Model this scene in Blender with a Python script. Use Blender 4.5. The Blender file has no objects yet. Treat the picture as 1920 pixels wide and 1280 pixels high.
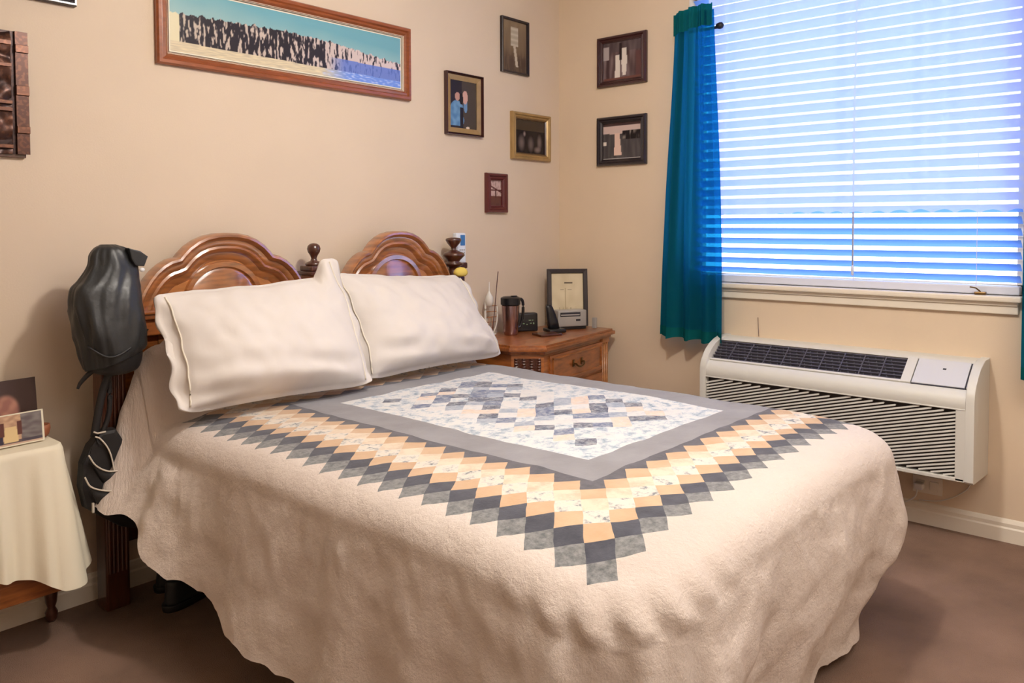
import bpy, bmesh, math, random
from mathutils import Vector, Matrix, noise
random.seed(4)
PI = math.pi
scn = bpy.context.scene
COL = scn.collection
sin, cos = math.sin, math.cos

def lin(c):
    c = c / 255.0
    return c / 12.92 if c <= 0.04045 else ((c + 0.055) / 1.055) ** 2.4
def rgb(r, g, b): return (lin(r), lin(g), lin(b), 1.0)
def smooth(a, b, x):
    t = max(0.0, min(1.0, (x - a) / (b - a)))
    return t * t * (3 - 2 * t)

# ------------------------------------------------------------------ materials
def new_mat(name):
    m = bpy.data.materials.new(name); m.use_nodes = True
    nt = m.node_tree
    return m, nt, nt.nodes['Principled BSDF']
def mat(name, col, rough=0.6, metal=0.0, var=0.0, vscale=8, bump=0.0, bscale=60, coat=0.0, spec=0.5, sheen=0.0, stretch=None, trans=0.0):
    m, nt, b = new_mat(name)
    b.inputs['Base Color'].default_value = col
    b.inputs['Roughness'].default_value = rough
    b.inputs['Metallic'].default_value = metal
    b.inputs['Specular IOR Level'].default_value = spec
    b.inputs['Coat Weight'].default_value = coat
    b.inputs['Coat Roughness'].default_value = 0.15
    if coat > 0.3: b.inputs['Coat IOR'].default_value = 1.9
    b.inputs['Sheen Weight'].default_value = sheen
    b.inputs['Transmission Weight'].default_value = trans
    tc = nt.nodes.new('ShaderNodeTexCoord')
    vec = tc.outputs['Object']
    if stretch:
        mp = nt.nodes.new('ShaderNodeMapping'); mp.inputs['Scale'].default_value = stretch
        nt.links.new(vec, mp.inputs['Vector']); vec = mp.outputs['Vector']
    if var > 0:
        n = nt.nodes.new('ShaderNodeTexNoise'); n.inputs['Scale'].default_value = vscale; n.inputs['Detail'].default_value = 5
        nt.links.new(vec, n.inputs['Vector'])
        r = nt.nodes.new('ShaderNodeValToRGB')
        r.color_ramp.elements[0].position = 0.32; r.color_ramp.elements[1].position = 0.68
        r.color_ramp.elements[0].color = tuple(c * (1 - var) for c in col[:3]) + (1,)
        r.color_ramp.elements[1].color = tuple(min(1, c * (1 + var)) for c in col[:3]) + (1,)
        nt.links.new(n.outputs['Fac'], r.inputs['Fac']); nt.links.new(r.outputs['Color'], b.inputs['Base Color'])
    if bump > 0:
        n2 = nt.nodes.new('ShaderNodeTexNoise'); n2.inputs['Scale'].default_value = bscale; n2.inputs['Detail'].default_value = 4
        nt.links.new(vec, n2.inputs['Vector'])
        bp = nt.nodes.new('ShaderNodeBump'); bp.inputs['Strength'].default_value = bump; bp.inputs['Distance'].default_value = 0.01
        nt.links.new(n2.outputs['Fac'], bp.inputs['Height']); nt.links.new(bp.outputs['Normal'], b.inputs['Normal'])
    return m

M = {}
M['wall'] = mat('wall_paint', rgb(218, 200, 178), 0.75, var=0.02, vscale=3, bump=0.05, bscale=180, spec=0.3)
M['wall_w'] = mat('wall_paint_window_side', rgb(224, 203, 176), 0.75, var=0.02, vscale=3, bump=0.05, bscale=180, spec=0.3)
M['ceiling'] = mat('ceiling_paint', rgb(238, 232, 222), 0.9)
M['trim'] = mat('trim_paint', rgb(236, 226, 208), 0.45)
M['carpet'] = mat('carpet', rgb(140, 114, 98), 1.0, var=0.22, vscale=3.2, bump=0.7, bscale=320, spec=0.1)
M['wood'] = mat('honey_wood', rgb(158, 92, 42), 0.32, var=0.38, vscale=7, coat=0.35, stretch=(1.5, 1.5, 9))
M['wood_gloss'] = mat('varnished_wood', rgb(156, 94, 46), 0.3, var=0.38, vscale=7, coat=1.0, stretch=(1.5, 1.5, 9))
M['wood_gloss'].node_tree.nodes['Principled BSDF'].inputs['Coat IOR'].default_value = 2.3
M['wood_x'] = mat('honey_wood_grain', rgb(150, 86, 42), 0.3, var=0.35, vscale=6, coat=0.4, stretch=(1.5, 9, 9))
M['wood_dk'] = mat('dark_wood', rgb(72, 34, 20), 0.3, var=0.3, vscale=6, coat=0.4, stretch=(12, 12, 1.2))
M['wood_lt'] = mat('light_panel_wood', rgb(172, 112, 62), 0.34, var=0.22, vscale=6, coat=0.25, stretch=(2, 2, 7))
M['frame_wood'] = mat('frame_wood', rgb(142, 76, 40), 0.3, var=0.2, vscale=8, coat=0.3, stretch=(2, 9, 9))
M['black_frame'] = mat('black_frame', rgb(38, 30, 34), 0.35, coat=0.2)
M['brown_frame'] = mat('brown_frame', rgb(62, 30, 30), 0.3, coat=0.3)
M['red_frame'] = mat('mahogany_frame', rgb(88, 30, 32), 0.3, coat=0.3)
M['gold'] = mat('gold_frame', rgb(170, 140, 92), 0.35, metal=0.35, var=0.12, vscale=20)
M['mat_board'] = mat('mat_board', rgb(232, 226, 205), 0.7)
M['fabric_w'] = mat('pillow_cotton', rgb(222, 215, 209), 0.85, var=0.02, vscale=4, bump=0.12, bscale=14, sheen=0.15, spec=0.2)
M['fabric_seam'] = mat('pillow_seam', rgb(232, 224, 208), 0.8, spec=0.2)
M['cloth'] = mat('table_linen', rgb(240, 231, 208), 0.85, bump=0.15, bscale=30, spec=0.2)
M['ac'] = mat('ac_plastic', rgb(220, 218, 210), 0.45)
M['ac_lt'] = mat('ac_lid_plastic', rgb(214, 214, 216), 0.4)
M['ac_dk'] = mat('ac_dark', rgb(40, 38, 46), 0.6)
M['ac_gap'] = mat('ac_gap', rgb(70, 60, 58), 0.8)
M['ac_vane'] = mat('ac_vane', rgb(86, 84, 96), 0.5)
M['bag'] = mat('black_nylon', rgb(40, 42, 44), 0.42, var=0.15, vscale=12, bump=0.25, bscale=22, spec=0.5)
M['black'] = mat('matte_black', rgb(24, 22, 24), 0.55, bump=0.1, bscale=40)
M['piping'] = mat('pale_piping', rgb(215, 205, 190), 0.5)
M['blk_plastic'] = mat('black_plastic', rgb(26, 26, 30), 0.28)
M['steel'] = mat('brushed_steel', rgb(170, 140, 136), 0.22, metal=0.95, var=0.1, vscale=5, stretch=(30, 30, 1))
M['silver'] = mat('silver_plastic', rgb(172, 168, 162), 0.35, metal=0.2)
M['white_pl'] = mat('white_plastic', rgb(226, 222, 214), 0.4)
M['white_dev'] = mat('white_handset', rgb(222, 228, 238), 0.35)
M['screen'] = mat('blue_screen', rgb(70, 120, 180), 0.2)
M['brass'] = mat('aged_brass', rgb(120, 96, 62), 0.3, metal=0.9)
M['terra'] = mat('terracotta', rgb(152, 92, 62), 0.6)
M['yellow'] = mat('yellow_sponge', rgb(226, 200, 96), 0.8)
M['snap_white'] = mat('white_mark', rgb(225, 225, 225), 0.4)  # plain white of the bag's snap
M['green_txt'] = mat('pale_green_digits', rgb(160, 190, 150), 0.4)
M['incense'] = mat('brown_stick', rgb(92, 58, 54), 0.6)

# vertex-painted prints (behind low-gloss glass)
m, nt, b = new_mat('photo_print')
a = nt.nodes.new('ShaderNodeVertexColor'); a.layer_name = 'Col'
nt.links.new(a.outputs['Color'], b.inputs['Base Color']); b.inputs['Roughness'].default_value = 0.25
b.inputs['Specular IOR Level'].default_value = 0.35
M['print'] = m
m, nt, b = new_mat('carved_copper')
a = nt.nodes.new('ShaderNodeVertexColor'); a.layer_name = 'Col'
nt.links.new(a.outputs['Color'], b.inputs['Base Color']); b.inputs['Roughness'].default_value = 0.35; b.inputs['Metallic'].default_value = 0.45
M['carved'] = m

# translucent cloths
def cloth_mat(name, col, trcol, transp, trans_mix=0.5):
    m = bpy.data.materials.new(name); m.use_nodes = True; nt = m.node_tree; nt.nodes.clear()
    out = nt.nodes.new('ShaderNodeOutputMaterial')
    d = nt.nodes.new('ShaderNodeBsdfDiffuse'); d.inputs['Color'].default_value = col
    t = nt.nodes.new('ShaderNodeBsdfTranslucent'); t.inputs['Color'].default_value = trcol
    tp = nt.nodes.new('ShaderNodeBsdfTransparent')
    tp.inputs['Color'].default_value = tuple(min(1, c * 1.0) for c in trcol[:3]) + (1,)
    m1 = nt.nodes.new('ShaderNodeMixShader'); m1.inputs['Fac'].default_value = trans_mix
    m2 = nt.nodes.new('ShaderNodeMixShader'); m2.inputs['Fac'].default_value = transp
    nt.links.new(d.outputs[0], m1.inputs[1]); nt.links.new(t.outputs[0], m1.inputs[2])
    nt.links.new(m1.outputs[0], m2.inputs[1]); nt.links.new(tp.outputs[0], m2.inputs[2])
    nt.links.new(m2.outputs[0], out.inputs['Surface'])
    return m
M['teal'] = cloth_mat('teal_voile', rgb(18, 96, 100), rgb(30, 135, 190), 0.36, 0.45)
M['teal_thick'] = cloth_mat('teal_header', rgb(18, 96, 98), rgb(0, 100, 120), 0.02, 0.25)
M['sheer'] = cloth_mat('white_sheer', rgb(232, 235, 248), rgb(222, 229, 255), 0.40, 0.62)
M['slat'] = cloth_mat('blind_slat', rgb(150, 185, 240), rgb(105, 155, 242), 0.0, 0.5)  # white slats; the cool blue of their shaded faces is put into the colour
M['rail'] = mat('blind_rail', rgb(215, 218, 230), 0.45)

m = bpy.data.materials.new('daylight'); m.use_nodes = True; nt = m.node_tree; nt.nodes.clear()
out = nt.nodes.new('ShaderNodeOutputMaterial'); em = nt.nodes.new('ShaderNodeEmission')
tc = nt.nodes.new('ShaderNodeTexCoord'); sp = nt.nodes.new('ShaderNodeSeparateXYZ'); rp = nt.nodes.new('ShaderNodeValToRGB')
mr = nt.nodes.new('ShaderNodeMapRange'); mr.inputs['From Min'].default_value = -1; mr.inputs['From Max'].default_value = 5
nt.links.new(tc.outputs['Object'], sp.inputs[0]); nt.links.new(sp.outputs['Z'], mr.inputs['Value']); nt.links.new(mr.outputs[0], rp.inputs['Fac'])
rp.color_ramp.elements[0].color = (0.72, 0.84, 1, 1); rp.color_ramp.elements[1].color = (0.86, 0.92, 1, 1)
nt.links.new(rp.outputs['Color'], em.inputs['Color']); em.inputs['Strength'].default_value = 4.6
nt.links.new(em.outputs[0], out.inputs['Surface']); M['day'] = m
m = bpy.data.materials.new('window_glass'); m.use_nodes = True; nt = m.node_tree; nt.nodes.clear()
out = nt.nodes.new('ShaderNodeOutputMaterial'); tp = nt.nodes.new('ShaderNodeBsdfTransparent'); gl = nt.nodes.new('ShaderNodeBsdfGlossy')
gl.inputs['Roughness'].default_value = 0.02; mx = nt.nodes.new('ShaderNodeMixShader'); mx.inputs['Fac'].default_value = 0.06
nt.links.new(tp.outputs[0], mx.inputs[1]); nt.links.new(gl.outputs[0], mx.inputs[2]); nt.links.new(mx.outputs[0], out.inputs['Surface']); M['glass'] = m

# ---- quilt shader : stepped diamond rings, laid out in the cloth's own UV (metres)
class E_:
    nt = None
    def __init__(s, sock): s.s = sock
    @staticmethod
    def op(o, *args):
        n = E_.nt.nodes.new('ShaderNodeMath'); n.operation = o
        for i, a in enumerate(args):
            if isinstance(a, E_): E_.nt.links.new(a.s, n.inputs[i])
            else: n.inputs[i].default_value = a
        return E_(n.outputs[0])
    def __add__(s, o): return E_.op('ADD', s, o)
    def __sub__(s, o): return E_.op('SUBTRACT', s, o)
    def __mul__(s, o): return E_.op('MULTIPLY', s, o)
    def floor(s): return E_.op('FLOOR', s)
    def abs(s): return E_.op('ABSOLUTE', s)
def quilt_material():
    m, nt, b = new_mat('chenille_quilt'); E_.nt = nt
    uv = nt.nodes.new('ShaderNodeUVMap'); uv.uv_map = 'flat'
    # slight hand-made wobble
    wn = nt.nodes.new('ShaderNodeTexNoise'); wn.inputs['Scale'].default_value = 9; nt.links.new(uv.outputs[0], wn.inputs['Vector'])
    wa = nt.nodes.new('ShaderNodeVectorMath'); wa.operation = 'MULTIPLY_ADD'
    nt.links.new(wn.outputs['Color'], wa.inputs[0]); wa.inputs[1].default_value = (0.016, 0.016, 0); wa.inputs[2].default_value = (-0.008, -0.008, 0)
    wb = nt.nodes.new('ShaderNodeVectorMath'); wb.operation = 'ADD'
    nt.links.new(wa.outputs[0], wb.inputs[0]); nt.links.new(uv.outputs[0], wb.inputs[1])
    sp = nt.nodes.new('ShaderNodeSeparateXYZ'); nt.links.new(wb.outputs[0], sp.inputs[0])
    CX, CY, EX, EY, HM, HN = -1.504, -1.031, 0.0475, 0.0375, 17, 23
    m_ = (E_(sp.outputs[0]) - CX) * (1 / EX); n_ = (E_(sp.outputs[1]) - CY) * (1 / EY)
    i = ((m_ + n_) * 0.5 + 0.5).floor(); j = ((m_ - n_) * 0.5 + 0.5).floor()
    mc = (i + j).abs(); nc = (i - j).abs()
    ring = E_.op('MAXIMUM', mc - HM, nc - HN)          # 0 outermost ring, negative inward
    cont = E_.op('MAXIMUM', m_.abs() - HM, n_.abs() - HN)
    cid = nt.nodes.new('ShaderNodeCombineXYZ'); nt.links.new(i.s, cid.inputs[0]); nt.links.new(j.s, cid.inputs[1])
    wno = nt.nodes.new('ShaderNodeTexWhiteNoise'); wno.noise_dimensions = '2D'; nt.links.new(cid.outputs[0], wno.inputs['Vector'])
    rnd = E_(wno.outputs['Value'])
    def noise_(scale, detail=6, rough=0.6):
        n = nt.nodes.new('ShaderNodeTexNoise'); n.inputs['Scale'].default_value = scale; n.inputs['Detail'].default_value = detail; n.inputs['Roughness'].default_value = rough
        nt.links.new(uv.outputs[0], n.inputs['Vector']); return n.outputs['Fac']
    def ramp(fac, els, const=False):
        r = nt.nodes.new('ShaderNodeValToRGB'); cr = r.color_ramp
        if const: cr.interpolation = 'CONSTANT'
        while len(cr.elements) < len(els): cr.elements.new(0.5)
        for e, (p, c) in zip(cr.elements, els): e.position = p; e.color = c
        nt.links.new(fac if not isinstance(fac, E_) else fac.s, r.inputs['Fac']); return r.outputs['Color']
    def mix(f, a, b_):
        n = nt.nodes.new('ShaderNodeMix'); n.data_type = 'RGBA'
        if isinstance(f, E_): nt.links.new(f.s, n.inputs[0])
        elif hasattr(f, 'links'): nt.links.new(f, n.inputs[0])
        else: n.inputs[0].default_value = f
        for v, k in ((a, 6), (b_, 7)):
            if hasattr(v, 'links'): nt.links.new(v, n.inputs[k])
            else: n.inputs[k].default_value = v
        return n.outputs[2]
    cream = ramp(noise_(2.2, 3), [(0.3, rgb(226, 210, 198)), (0.7, rgb(234, 220, 208))])
    floral = ramp(noise_(34, 8, 0.72), [(0.38, rgb(110, 116, 122)), (0.46, rgb(205, 200, 190)), (0.52, rgb(224, 214, 200)), (0.7, rgb(226, 208, 186))])
    field = ramp(noise_(24, 8, 0.75), [(0.36, rgb(120, 142, 160)), (0.45, rgb(186, 196, 204)), (0.52, rgb(222, 222, 220)), (0.7, rgb(226, 222, 216))])
    greyp = ramp(noise_(60, 6, 0.7), [(0.35, rgb(88, 90, 92)), (0.65, rgb(142, 142, 140))])
    navy = ramp(noise_(20, 4), [(0.3, rgb(52, 54, 64)), (0.7, rgb(76, 78, 88))])
    gold = ramp(noise_(14, 3), [(0.3, rgb(196, 160, 124)), (0.7, rgb(208, 176, 142))])
    k = ring * -1.0
    def ge(x, v): return E_.op('GREATER_THAN', x, v - 0.5)
    col = greyp
    col = mix(ge(k, 1), col, navy)
    col = mix(ge(k, 2), col, gold)
    col = mix(ge(k, 3), col, floral)
    col = mix(ge(k, 4), col, ramp(noise_(18, 6, 0.7), [(0.36, rgb(204, 182, 156)), (0.55, rgb(226, 208, 184))]))
    col = mix(ge(k, 5), col, gold)
    col = mix(ge(k, 6), col, ramp(noise_(30, 3), [(0.3, rgb(74, 74, 80)), (0.7, rgb(96, 94, 100))]))
    # inner field cells: random navy / blue / peach patches over the flowered ground
    cellcol = ramp(E_(wno.outputs['Value']) , [(0.0, rgb(62, 68, 92)), (0.22, rgb(84, 98, 132)), (0.36, rgb(232, 206, 184)), (0.44, rgb(150, 160, 176)), (0.55, rgb(222, 218, 214))], True)
    f_in = mix(E_.op('MULTIPLY', ge(k, 12), E_.op('LESS_THAN', rnd, 0.72)), field, cellcol)
    tuft = ramp(noise_(40, 6, 0.8), [(0.42, (0, 0, 0, 1)), (0.60, (1, 1, 1, 1))])
    f_in = mix(tuft, f_in, mix(0.55, f_in, field))
    band = ramp(noise_(6, 3), [(0.3, rgb(132, 130, 132)), (0.7, rgb(148, 147, 150))])
    col = mix(E_.op('LESS_THAN', cont, -6.35), col, band)
    col = mix(E_.op('LESS_THAN', cont, -9.1), col, f_in)
    out_ = E_.op('MAXIMUM', E_.op('GREATER_THAN', ring, 0.5), E_.op('GREATER_THAN', E_(sp.outputs[1]) - (E_(sp.outputs[0]) + 2.25) * 0.22, -0.305))
    col = mix(out_, col, cream)
    nt.links.new(col, b.inputs['Base Color'])
    b.inputs['Roughness'].default_value = 0.95; b.inputs['Specular IOR Level'].default_value = 0.15
    b.inputs['Sheen Weight'].default_value = 0.25; b.inputs['Sheen Roughness'].default_value = 0.6
    # relief: plush pile outside the medallion, quilting ridges inside
    bump1 = nt.nodes.new('ShaderNodeBump'); bump1.inputs['Distance'].default_value = 0.012
    nz = E_(noise_(70, 6, 0.75)) * 0.6 + E_(noise_(16, 5, 0.6))
    st = out_ * 0.62 + 0.22
    nt.links.new(nz.s, bump1.inputs['Height']); nt.links.new(st.s, bump1.inputs['Strength'])
    nt.links.new(bump1.outputs[0], b.inputs['Normal'])
    return m
M['quilt'] = quilt_material()

# ------------------------------------------------------------------ mesh helpers
def BM(): return bmesh.new()
def add_box(bm, x0, x1, y0, y1, z0, z1, bev=0.0, seg=2, mtx=None):
    vs = [bm.verts.new((x, y, z)) for x in (x0, x1) for y in (y0, y1) for z in (z0, z1)]
    idx = [(0, 1, 3, 2), (4, 6, 7, 5), (0, 4, 5, 1), (2, 3, 7, 6), (0, 2, 6, 4), (1, 5, 7, 3)]
    fs = [bm.faces.new([vs[i] for i in f]) for f in idx]
    geo = list(vs)
    if bev > 0:
        es = list({e for f in fs for e in f.edges})
        r = bmesh.ops.bevel(bm, geom=es, offset=bev, segments=seg, profile=0.6, affect='EDGES')
        geo = list({v for v in r['verts']} | {v for v in vs if v.is_valid})
    if mtx is not None:
        for v in geo: v.co = mtx @ v.co
    return geo
def add_lathe(bm, prof, cx, cy, seg=24, caps=True, sx=1.0, sy=1.0):
    rings = []
    for r, z in prof:
        rings.append([bm.verts.new((cx + r * sx * cos(2 * PI * k / seg), cy + r * sy * sin(2 * PI * k / seg), z)) for k in range(seg)])
    for a, b in zip(rings, rings[1:]):
        for k in range(seg): bm.faces.new((a[k], a[(k + 1) % seg], b[(k + 1) % seg], b[k]))
    if caps:
        bm.faces.new(list(reversed(rings[0]))); bm.faces.new(rings[-1])
def add_tube(bm, pts, r, seg=8, rs=None):
    pts = [Vector(p) for p in pts]; rings = []
    up = Vector((0, 0, 1))
    for i, p in enumerate(pts):
        d = (pts[min(i + 1, len(pts) - 1)] - pts[max(i - 1, 0)]).normalized()
        a = d.cross(up)
        if a.length < 1e-3: a = d.cross(Vector((1, 0, 0)))
        a.normalize(); c = d.cross(a).normalized()
        rr = rs[i] if rs else r
        rings.append([bm.verts.new(p + a * rr * cos(2 * PI * k / seg) + c * rr * sin(2 * PI * k / seg)) for k in range(seg)])
    for a, b in zip(rings, rings[1:]):
        for k in range(seg): bm.faces.new((a[k], a[(k + 1) % seg], b[(k + 1) % seg], b[k]))
    bm.faces.new(list(reversed(rings[0]))); bm.faces.new(rings[-1])
def spline(pts, n=8):
    P = [Vector(p) for p in pts]; P = [P[0] * 2 - P[1]] + P + [P[-1] * 2 - P[-2]]; out = []
    for i in range(1, len(P) - 2):
        for k in range(n):
            t = k / n; a, b, c, d = P[i - 1], P[i], P[i + 1], P[i + 2]
            out.append(0.5 * ((2 * b) + (c - a) * t + (2 * a - 5 * b + 4 * c - d) * t * t + (3 * b - a - 3 * c + d) * t ** 3))
    out.append(P[-2]); return out
def add_prism(bm, outline, to3, d0, d1, bev=0.0):
    """outline: 2-D points; to3(u, v, d) -> point; extruded between d0 and d1."""
    A = [bm.verts.new(to3(u, v, d0)) for u, v in outline]; B = [bm.verts.new(to3(u, v, d1)) for u, v in outline]
    n = len(A); fs = [bm.faces.new(A), bm.faces.new(list(reversed(B)))]
    for k in range(n): fs.append(bm.faces.new((A[k], B[k], B[(k + 1) % n], A[(k + 1) % n])))
    if bev > 0:
        es = list(fs[0].edges) + list(fs[1].edges)
        bmesh.ops.bevel(bm, geom=es, offset=bev, segments=2, profile=0.6, affect='EDGES')
def add_grid(bm, nu, nv, fn, closed_u=False):
    V = [[bm.verts.new(fn(i, j)) for j in range(nv + 1)] for i in range(nu + (0 if closed_u else 1))]
    for i in range(nu):
        for j in range(nv):
            a, b = V[i], V[(i + 1) % len(V)]
            bm.faces.new((a[j], b[j], b[j + 1], a[j + 1]))
    return V

def wloc(o):
    v = Vector((0, 0, 0))
    while o: v += o.location; o = o.parent
    return v
def obj(name, bm, m, parent=None, smooth_=False, origin=None, flip=True):
    if flip: bmesh.ops.recalc_face_normals(bm, faces=bm.faces[:])
    me = bpy.data.meshes.new(name)
    off = wloc(parent) if parent else Vector(origin or (0, 0, 0))
    for v in bm.verts: v.co -= off
    bm.to_mesh(me); bm.free()
    o = bpy.data.objects.new(name, me); COL.objects.link(o)
    if parent: o.parent = parent
    else: o.location = off
    me.materials.append(M[m] if isinstance(m, str) else m)
    if smooth_:
        for p in me.polygons: p.use_smooth = True
        if smooth_ == 'auto':
            try: me.set_sharp_from_angle(angle=math.radians(38))
            except Exception: pass
    return o
def tag(o, label, cat, group=None):
    o['label'] = label; o['category'] = cat
    if group: o['group'] = group
    return o
def thing(name, label, cat, loc, group=None):
    o = bpy.data.objects.new(name, None); COL.objects.link(o); o.location = loc; o.empty_display_size = 0.1
    return tag(o, label, cat, group)
def struct(name, bm, m, smooth_=False, parent=None):
    o = obj(name, bm, m, parent, smooth_)
    if not parent: o['kind'] = 'structure'
    return o
def one(name, label, cat, bm, m, origin, group=None, smooth_=False):
    return tag(obj(name, bm, m, None, smooth_, origin), label, cat, group)

# painted grid: (u right, v up) on a plane
def back_wall(y): return lambda u, v, d: Vector((u, y - d, v))       # seen from the room, u = +x
def win_wall(x): return lambda u, v, d: Vector((x - d, -u, v))       # u = -y
def painted(name, to3, u0, u1, v0, v1, d, nu, nv, fn, parent, m='print', relief=None):
    bm = BM(); lay = bm.verts.layers.float_color.new('Col')
    def P(i, j):
        a, b = i / nu, j / nv
        return to3(u0 + (u1 - u0) * a, v0 + (v1 - v0) * b, d + (relief(a, b) if relief else 0))
    V = add_grid(bm, nu, nv, P)
    for i in range(nu + 1):
        for j in range(nv + 1):
            c = fn(i / nu, j / nv); V[i][j][lay] = (lin(c[0]), lin(c[1]), lin(c[2]), 1)
    return obj(name, bm, m, parent)
def mixc(a, b, t): t = max(0, min(1, t)); return tuple(x + (y - x) * t for x, y in zip(a, b))
def N(*a): return noise.noise(Vector(a if len(a) == 3 else (a[0], a[1], 0)))

def frame_part(name, to3, u0, u1, v0, v1, w, prof, m, parent):
    """mitred moulding: prof = [(inset, depth)...] from the outer back edge to the inner edge."""
    bm = BM(); L = []
    for ins, dep in prof:
        i = ins * w
        L.append([bm.verts.new(to3(u, v, dep)) for u, v in ((u0 + i, v0 + i), (u1 - i, v0 + i), (u1 - i, v1 - i), (u0 + i, v1 - i))])
    for a, b in zip(L, L[1:]):
        for k in range(4): bm.faces.new((a[k], a[(k + 1) % 4], b[(k + 1) % 4], b[k]))
    return obj(name, bm, m, parent, False)
PROF = [(0, 0.0), (0, 0.016), (0.12, 0.024), (0.38, 0.024), (0.5, 0.017), (0.72, 0.02), (0.92, 0.012), (1, 0.012), (1, 0.0)]
FLATP = [(0, 0.0), (0, 0.016), (0.15, 0.018), (0.85, 0.016), (1, 0.010), (1, 0)]

# ------------------------------------------------------------------ room shell
XL, YN, ZC, T = -4.6, -4.3, 2.5, 0.12
bm = BM(); add_box(bm, XL - T, T, YN - T, T, -0.1, 0.0); struct('floor', bm, 'carpet')
bm = BM(); add_box(bm, XL - T, T, YN - T, T, ZC, ZC + 0.1); struct('ceiling', bm, 'ceiling')
bm = BM(); add_box(bm, XL - T, 0.0, 0, T, 0, ZC); struct('wall_back', bm, 'wall')
bm = BM(); add_box(bm, XL - T, XL, YN, 0, 0, ZC); struct('wall_left', bm, 'wall')
bm = BM(); add_box(bm, XL - T, 0.0, YN - T, YN, 0, ZC); struct('wall_front', bm, 'wall')
WY0, WY1, WZ0, WZ1 = -2.215, -0.80, 0.945, 2.36      # window opening
bm = BM()
add_box(bm, 0, T, YN - T, WY0, 0, ZC); add_box(bm, 0, T, WY1, T, 0, ZC)
add_box(bm, 0, T, WY0, WY1, 0, WZ0); add_box(bm, 0, T, WY0, WY1, WZ1, ZC)
struct('wall_right', bm, 'wall_w')
def baseboard(name, to3, u0, u1):
    bm = BM(); pr = [(0, 0), (0.014, 0), (0.014, 0.052), (0.010, 0.058), (0.011, 0.072), (0.005, 0.084), (0, 0.088)]
    A = [bm.verts.new(to3(u0, z, d)) for d, z in pr]; B = [bm.verts.new(to3(u1, z, d)) for d, z in pr]
    for k in range(len(pr)): bm.faces.new((A[k], A[(k + 1) % len(pr)], B[(k + 1) % len(pr)], B[k]))
    bm.faces.new(A); bm.faces.new(B); struct(name, bm, 'trim')
baseboard('baseboard_back', back_wall(0), XL, 0)
baseboard('baseboard_right', win_wall(0), 0.014, -YN)
# window: frame, mullion, glass, stool and apron
bm = BM()
for a in ((T - 0.05, T - 0.01, WY0, WY0 + 0.04, WZ0, WZ1), (T - 0.05, T - 0.01, WY1 - 0.04, WY1, WZ0, WZ1),
          (T - 0.05, T - 0.01, WY0, WY1, WZ0, WZ0 + 0.04), (T - 0.05, T - 0.01, WY0, WY1, WZ1 - 0.04, WZ1)): add_box(bm, *a, bev=0.003)
wf = struct('window_1', bm, 'trim')
bm = BM(); add_box(bm, T - 0.032, T - 0.026, WY0 + 0.03, WY1 - 0.03, WZ0 + 0.03, WZ1 - 0.03); obj('glass_pane', bm, 'glass', wf)
bm = BM()
add_box(bm, -0.045, 0.06, WY0 + 0.006, WY1 - 0.006, WZ0 - 0.022, WZ0, bev=0.006)
add_box(bm, -0.026, 0.0, WY0 + 0.02, WY1 + 0.0, WZ0 - 0.038, WZ0 - 0.022, bev=0.004)
add_box(bm, -0.018, 0.0, WY0 + 0.02, WY1 + 0.0, WZ0 - 0.07, WZ0 - 0.038, bev=0.004)
struct('trim_1', bm, 'trim')
bm = BM(); add_box(bm, 1.3, 1.32, -4.5, 2.5, -1.5, 5.0); struct('exterior_backdrop', bm, 'day')

# ------------------------------------------------------------------ blind
bl = thing('window_blind', 'white horizontal slat blind with tilted slats covering the window', 'blind', (-0.01, -1.5, 0.96))
by0, by1 = -2.195, -0.815
bm = BM(); th = math.radians(36); pitch = 0.0458; z = 1.005
SL = 0.05
k = 0
while z < 2.30:
    rr = random.uniform(-0.015, 0.015)
    t2 = th + rr
    n = 4
    def P(i, j, z=z, t2=t2):
        y = by0 + (by1 - by0) * i / 6; s = (j / n - 0.5) * SL
        bow = 0.003 * (1 - (2 * j / n - 1) ** 2)
        return Vector((0.032 + s * cos(t2), y, z - s * sin(t2) + bow + 0.0015 * sin(y * 3 + z * 9)))
    add_grid(bm, 6, n, P)
    z += pitch; k += 1
obj('slats', bm, 'slat', bl, True)
bm = BM(); add_box(bm, 0.004, 0.056, by0, by1, 0.9465, 0.980, bev=0.005); obj('bottom_rail', bm, 'rail', bl)
bm = BM(); add_box(bm, 0.0, 0.062, by0, by1, 2.315, 2.355, bev=0.004); obj('headrail', bm, 'rail', bl)
bm = BM()
for y in (-0.98, -1.585, -2.05):
    add_tube(bm, [(0.006, y, 0.96), (0.004, y, 2.32)], 0.0012, 6)
obj('ladder_cord', bm, 'rail', bl)
bm = BM(); add_tube(bm, [(-0.004, -1.592, 2.3), (-0.008, -1.585, 1.6), (-0.006, -1.585, 1.03)], 0.0035, 8); add_lathe(bm, [(0.002, 1.0), (0.006, 1.005), (0.006, 1.035), (0.003, 1.045)], -0.006, -1.585, 10)
obj('tilt_wand', bm, 'rail', bl, True)
tag(bl, bl['label'], 'blind')
# catch on the sill
bm = BM(); add_box(bm, -0.03, -0.012, -2.09, -2.05, WZ0 + 0.0005, WZ0 + 0.012, bev=0.003)
lt = one('window_latch', 'small bronze latch lying on the right end of the window sill', 'latch', bm, 'brass', (-0.02, -2.07, WZ0))
bm = BM(); add_tube(bm, [(-0.02, -2.07, WZ0 + 0.012), (-0.026, -2.055, WZ0 + 0.026), (-0.03, -2.035, WZ0 + 0.03)], 0.003, 6); obj('lever', bm, 'brass', lt)

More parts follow.
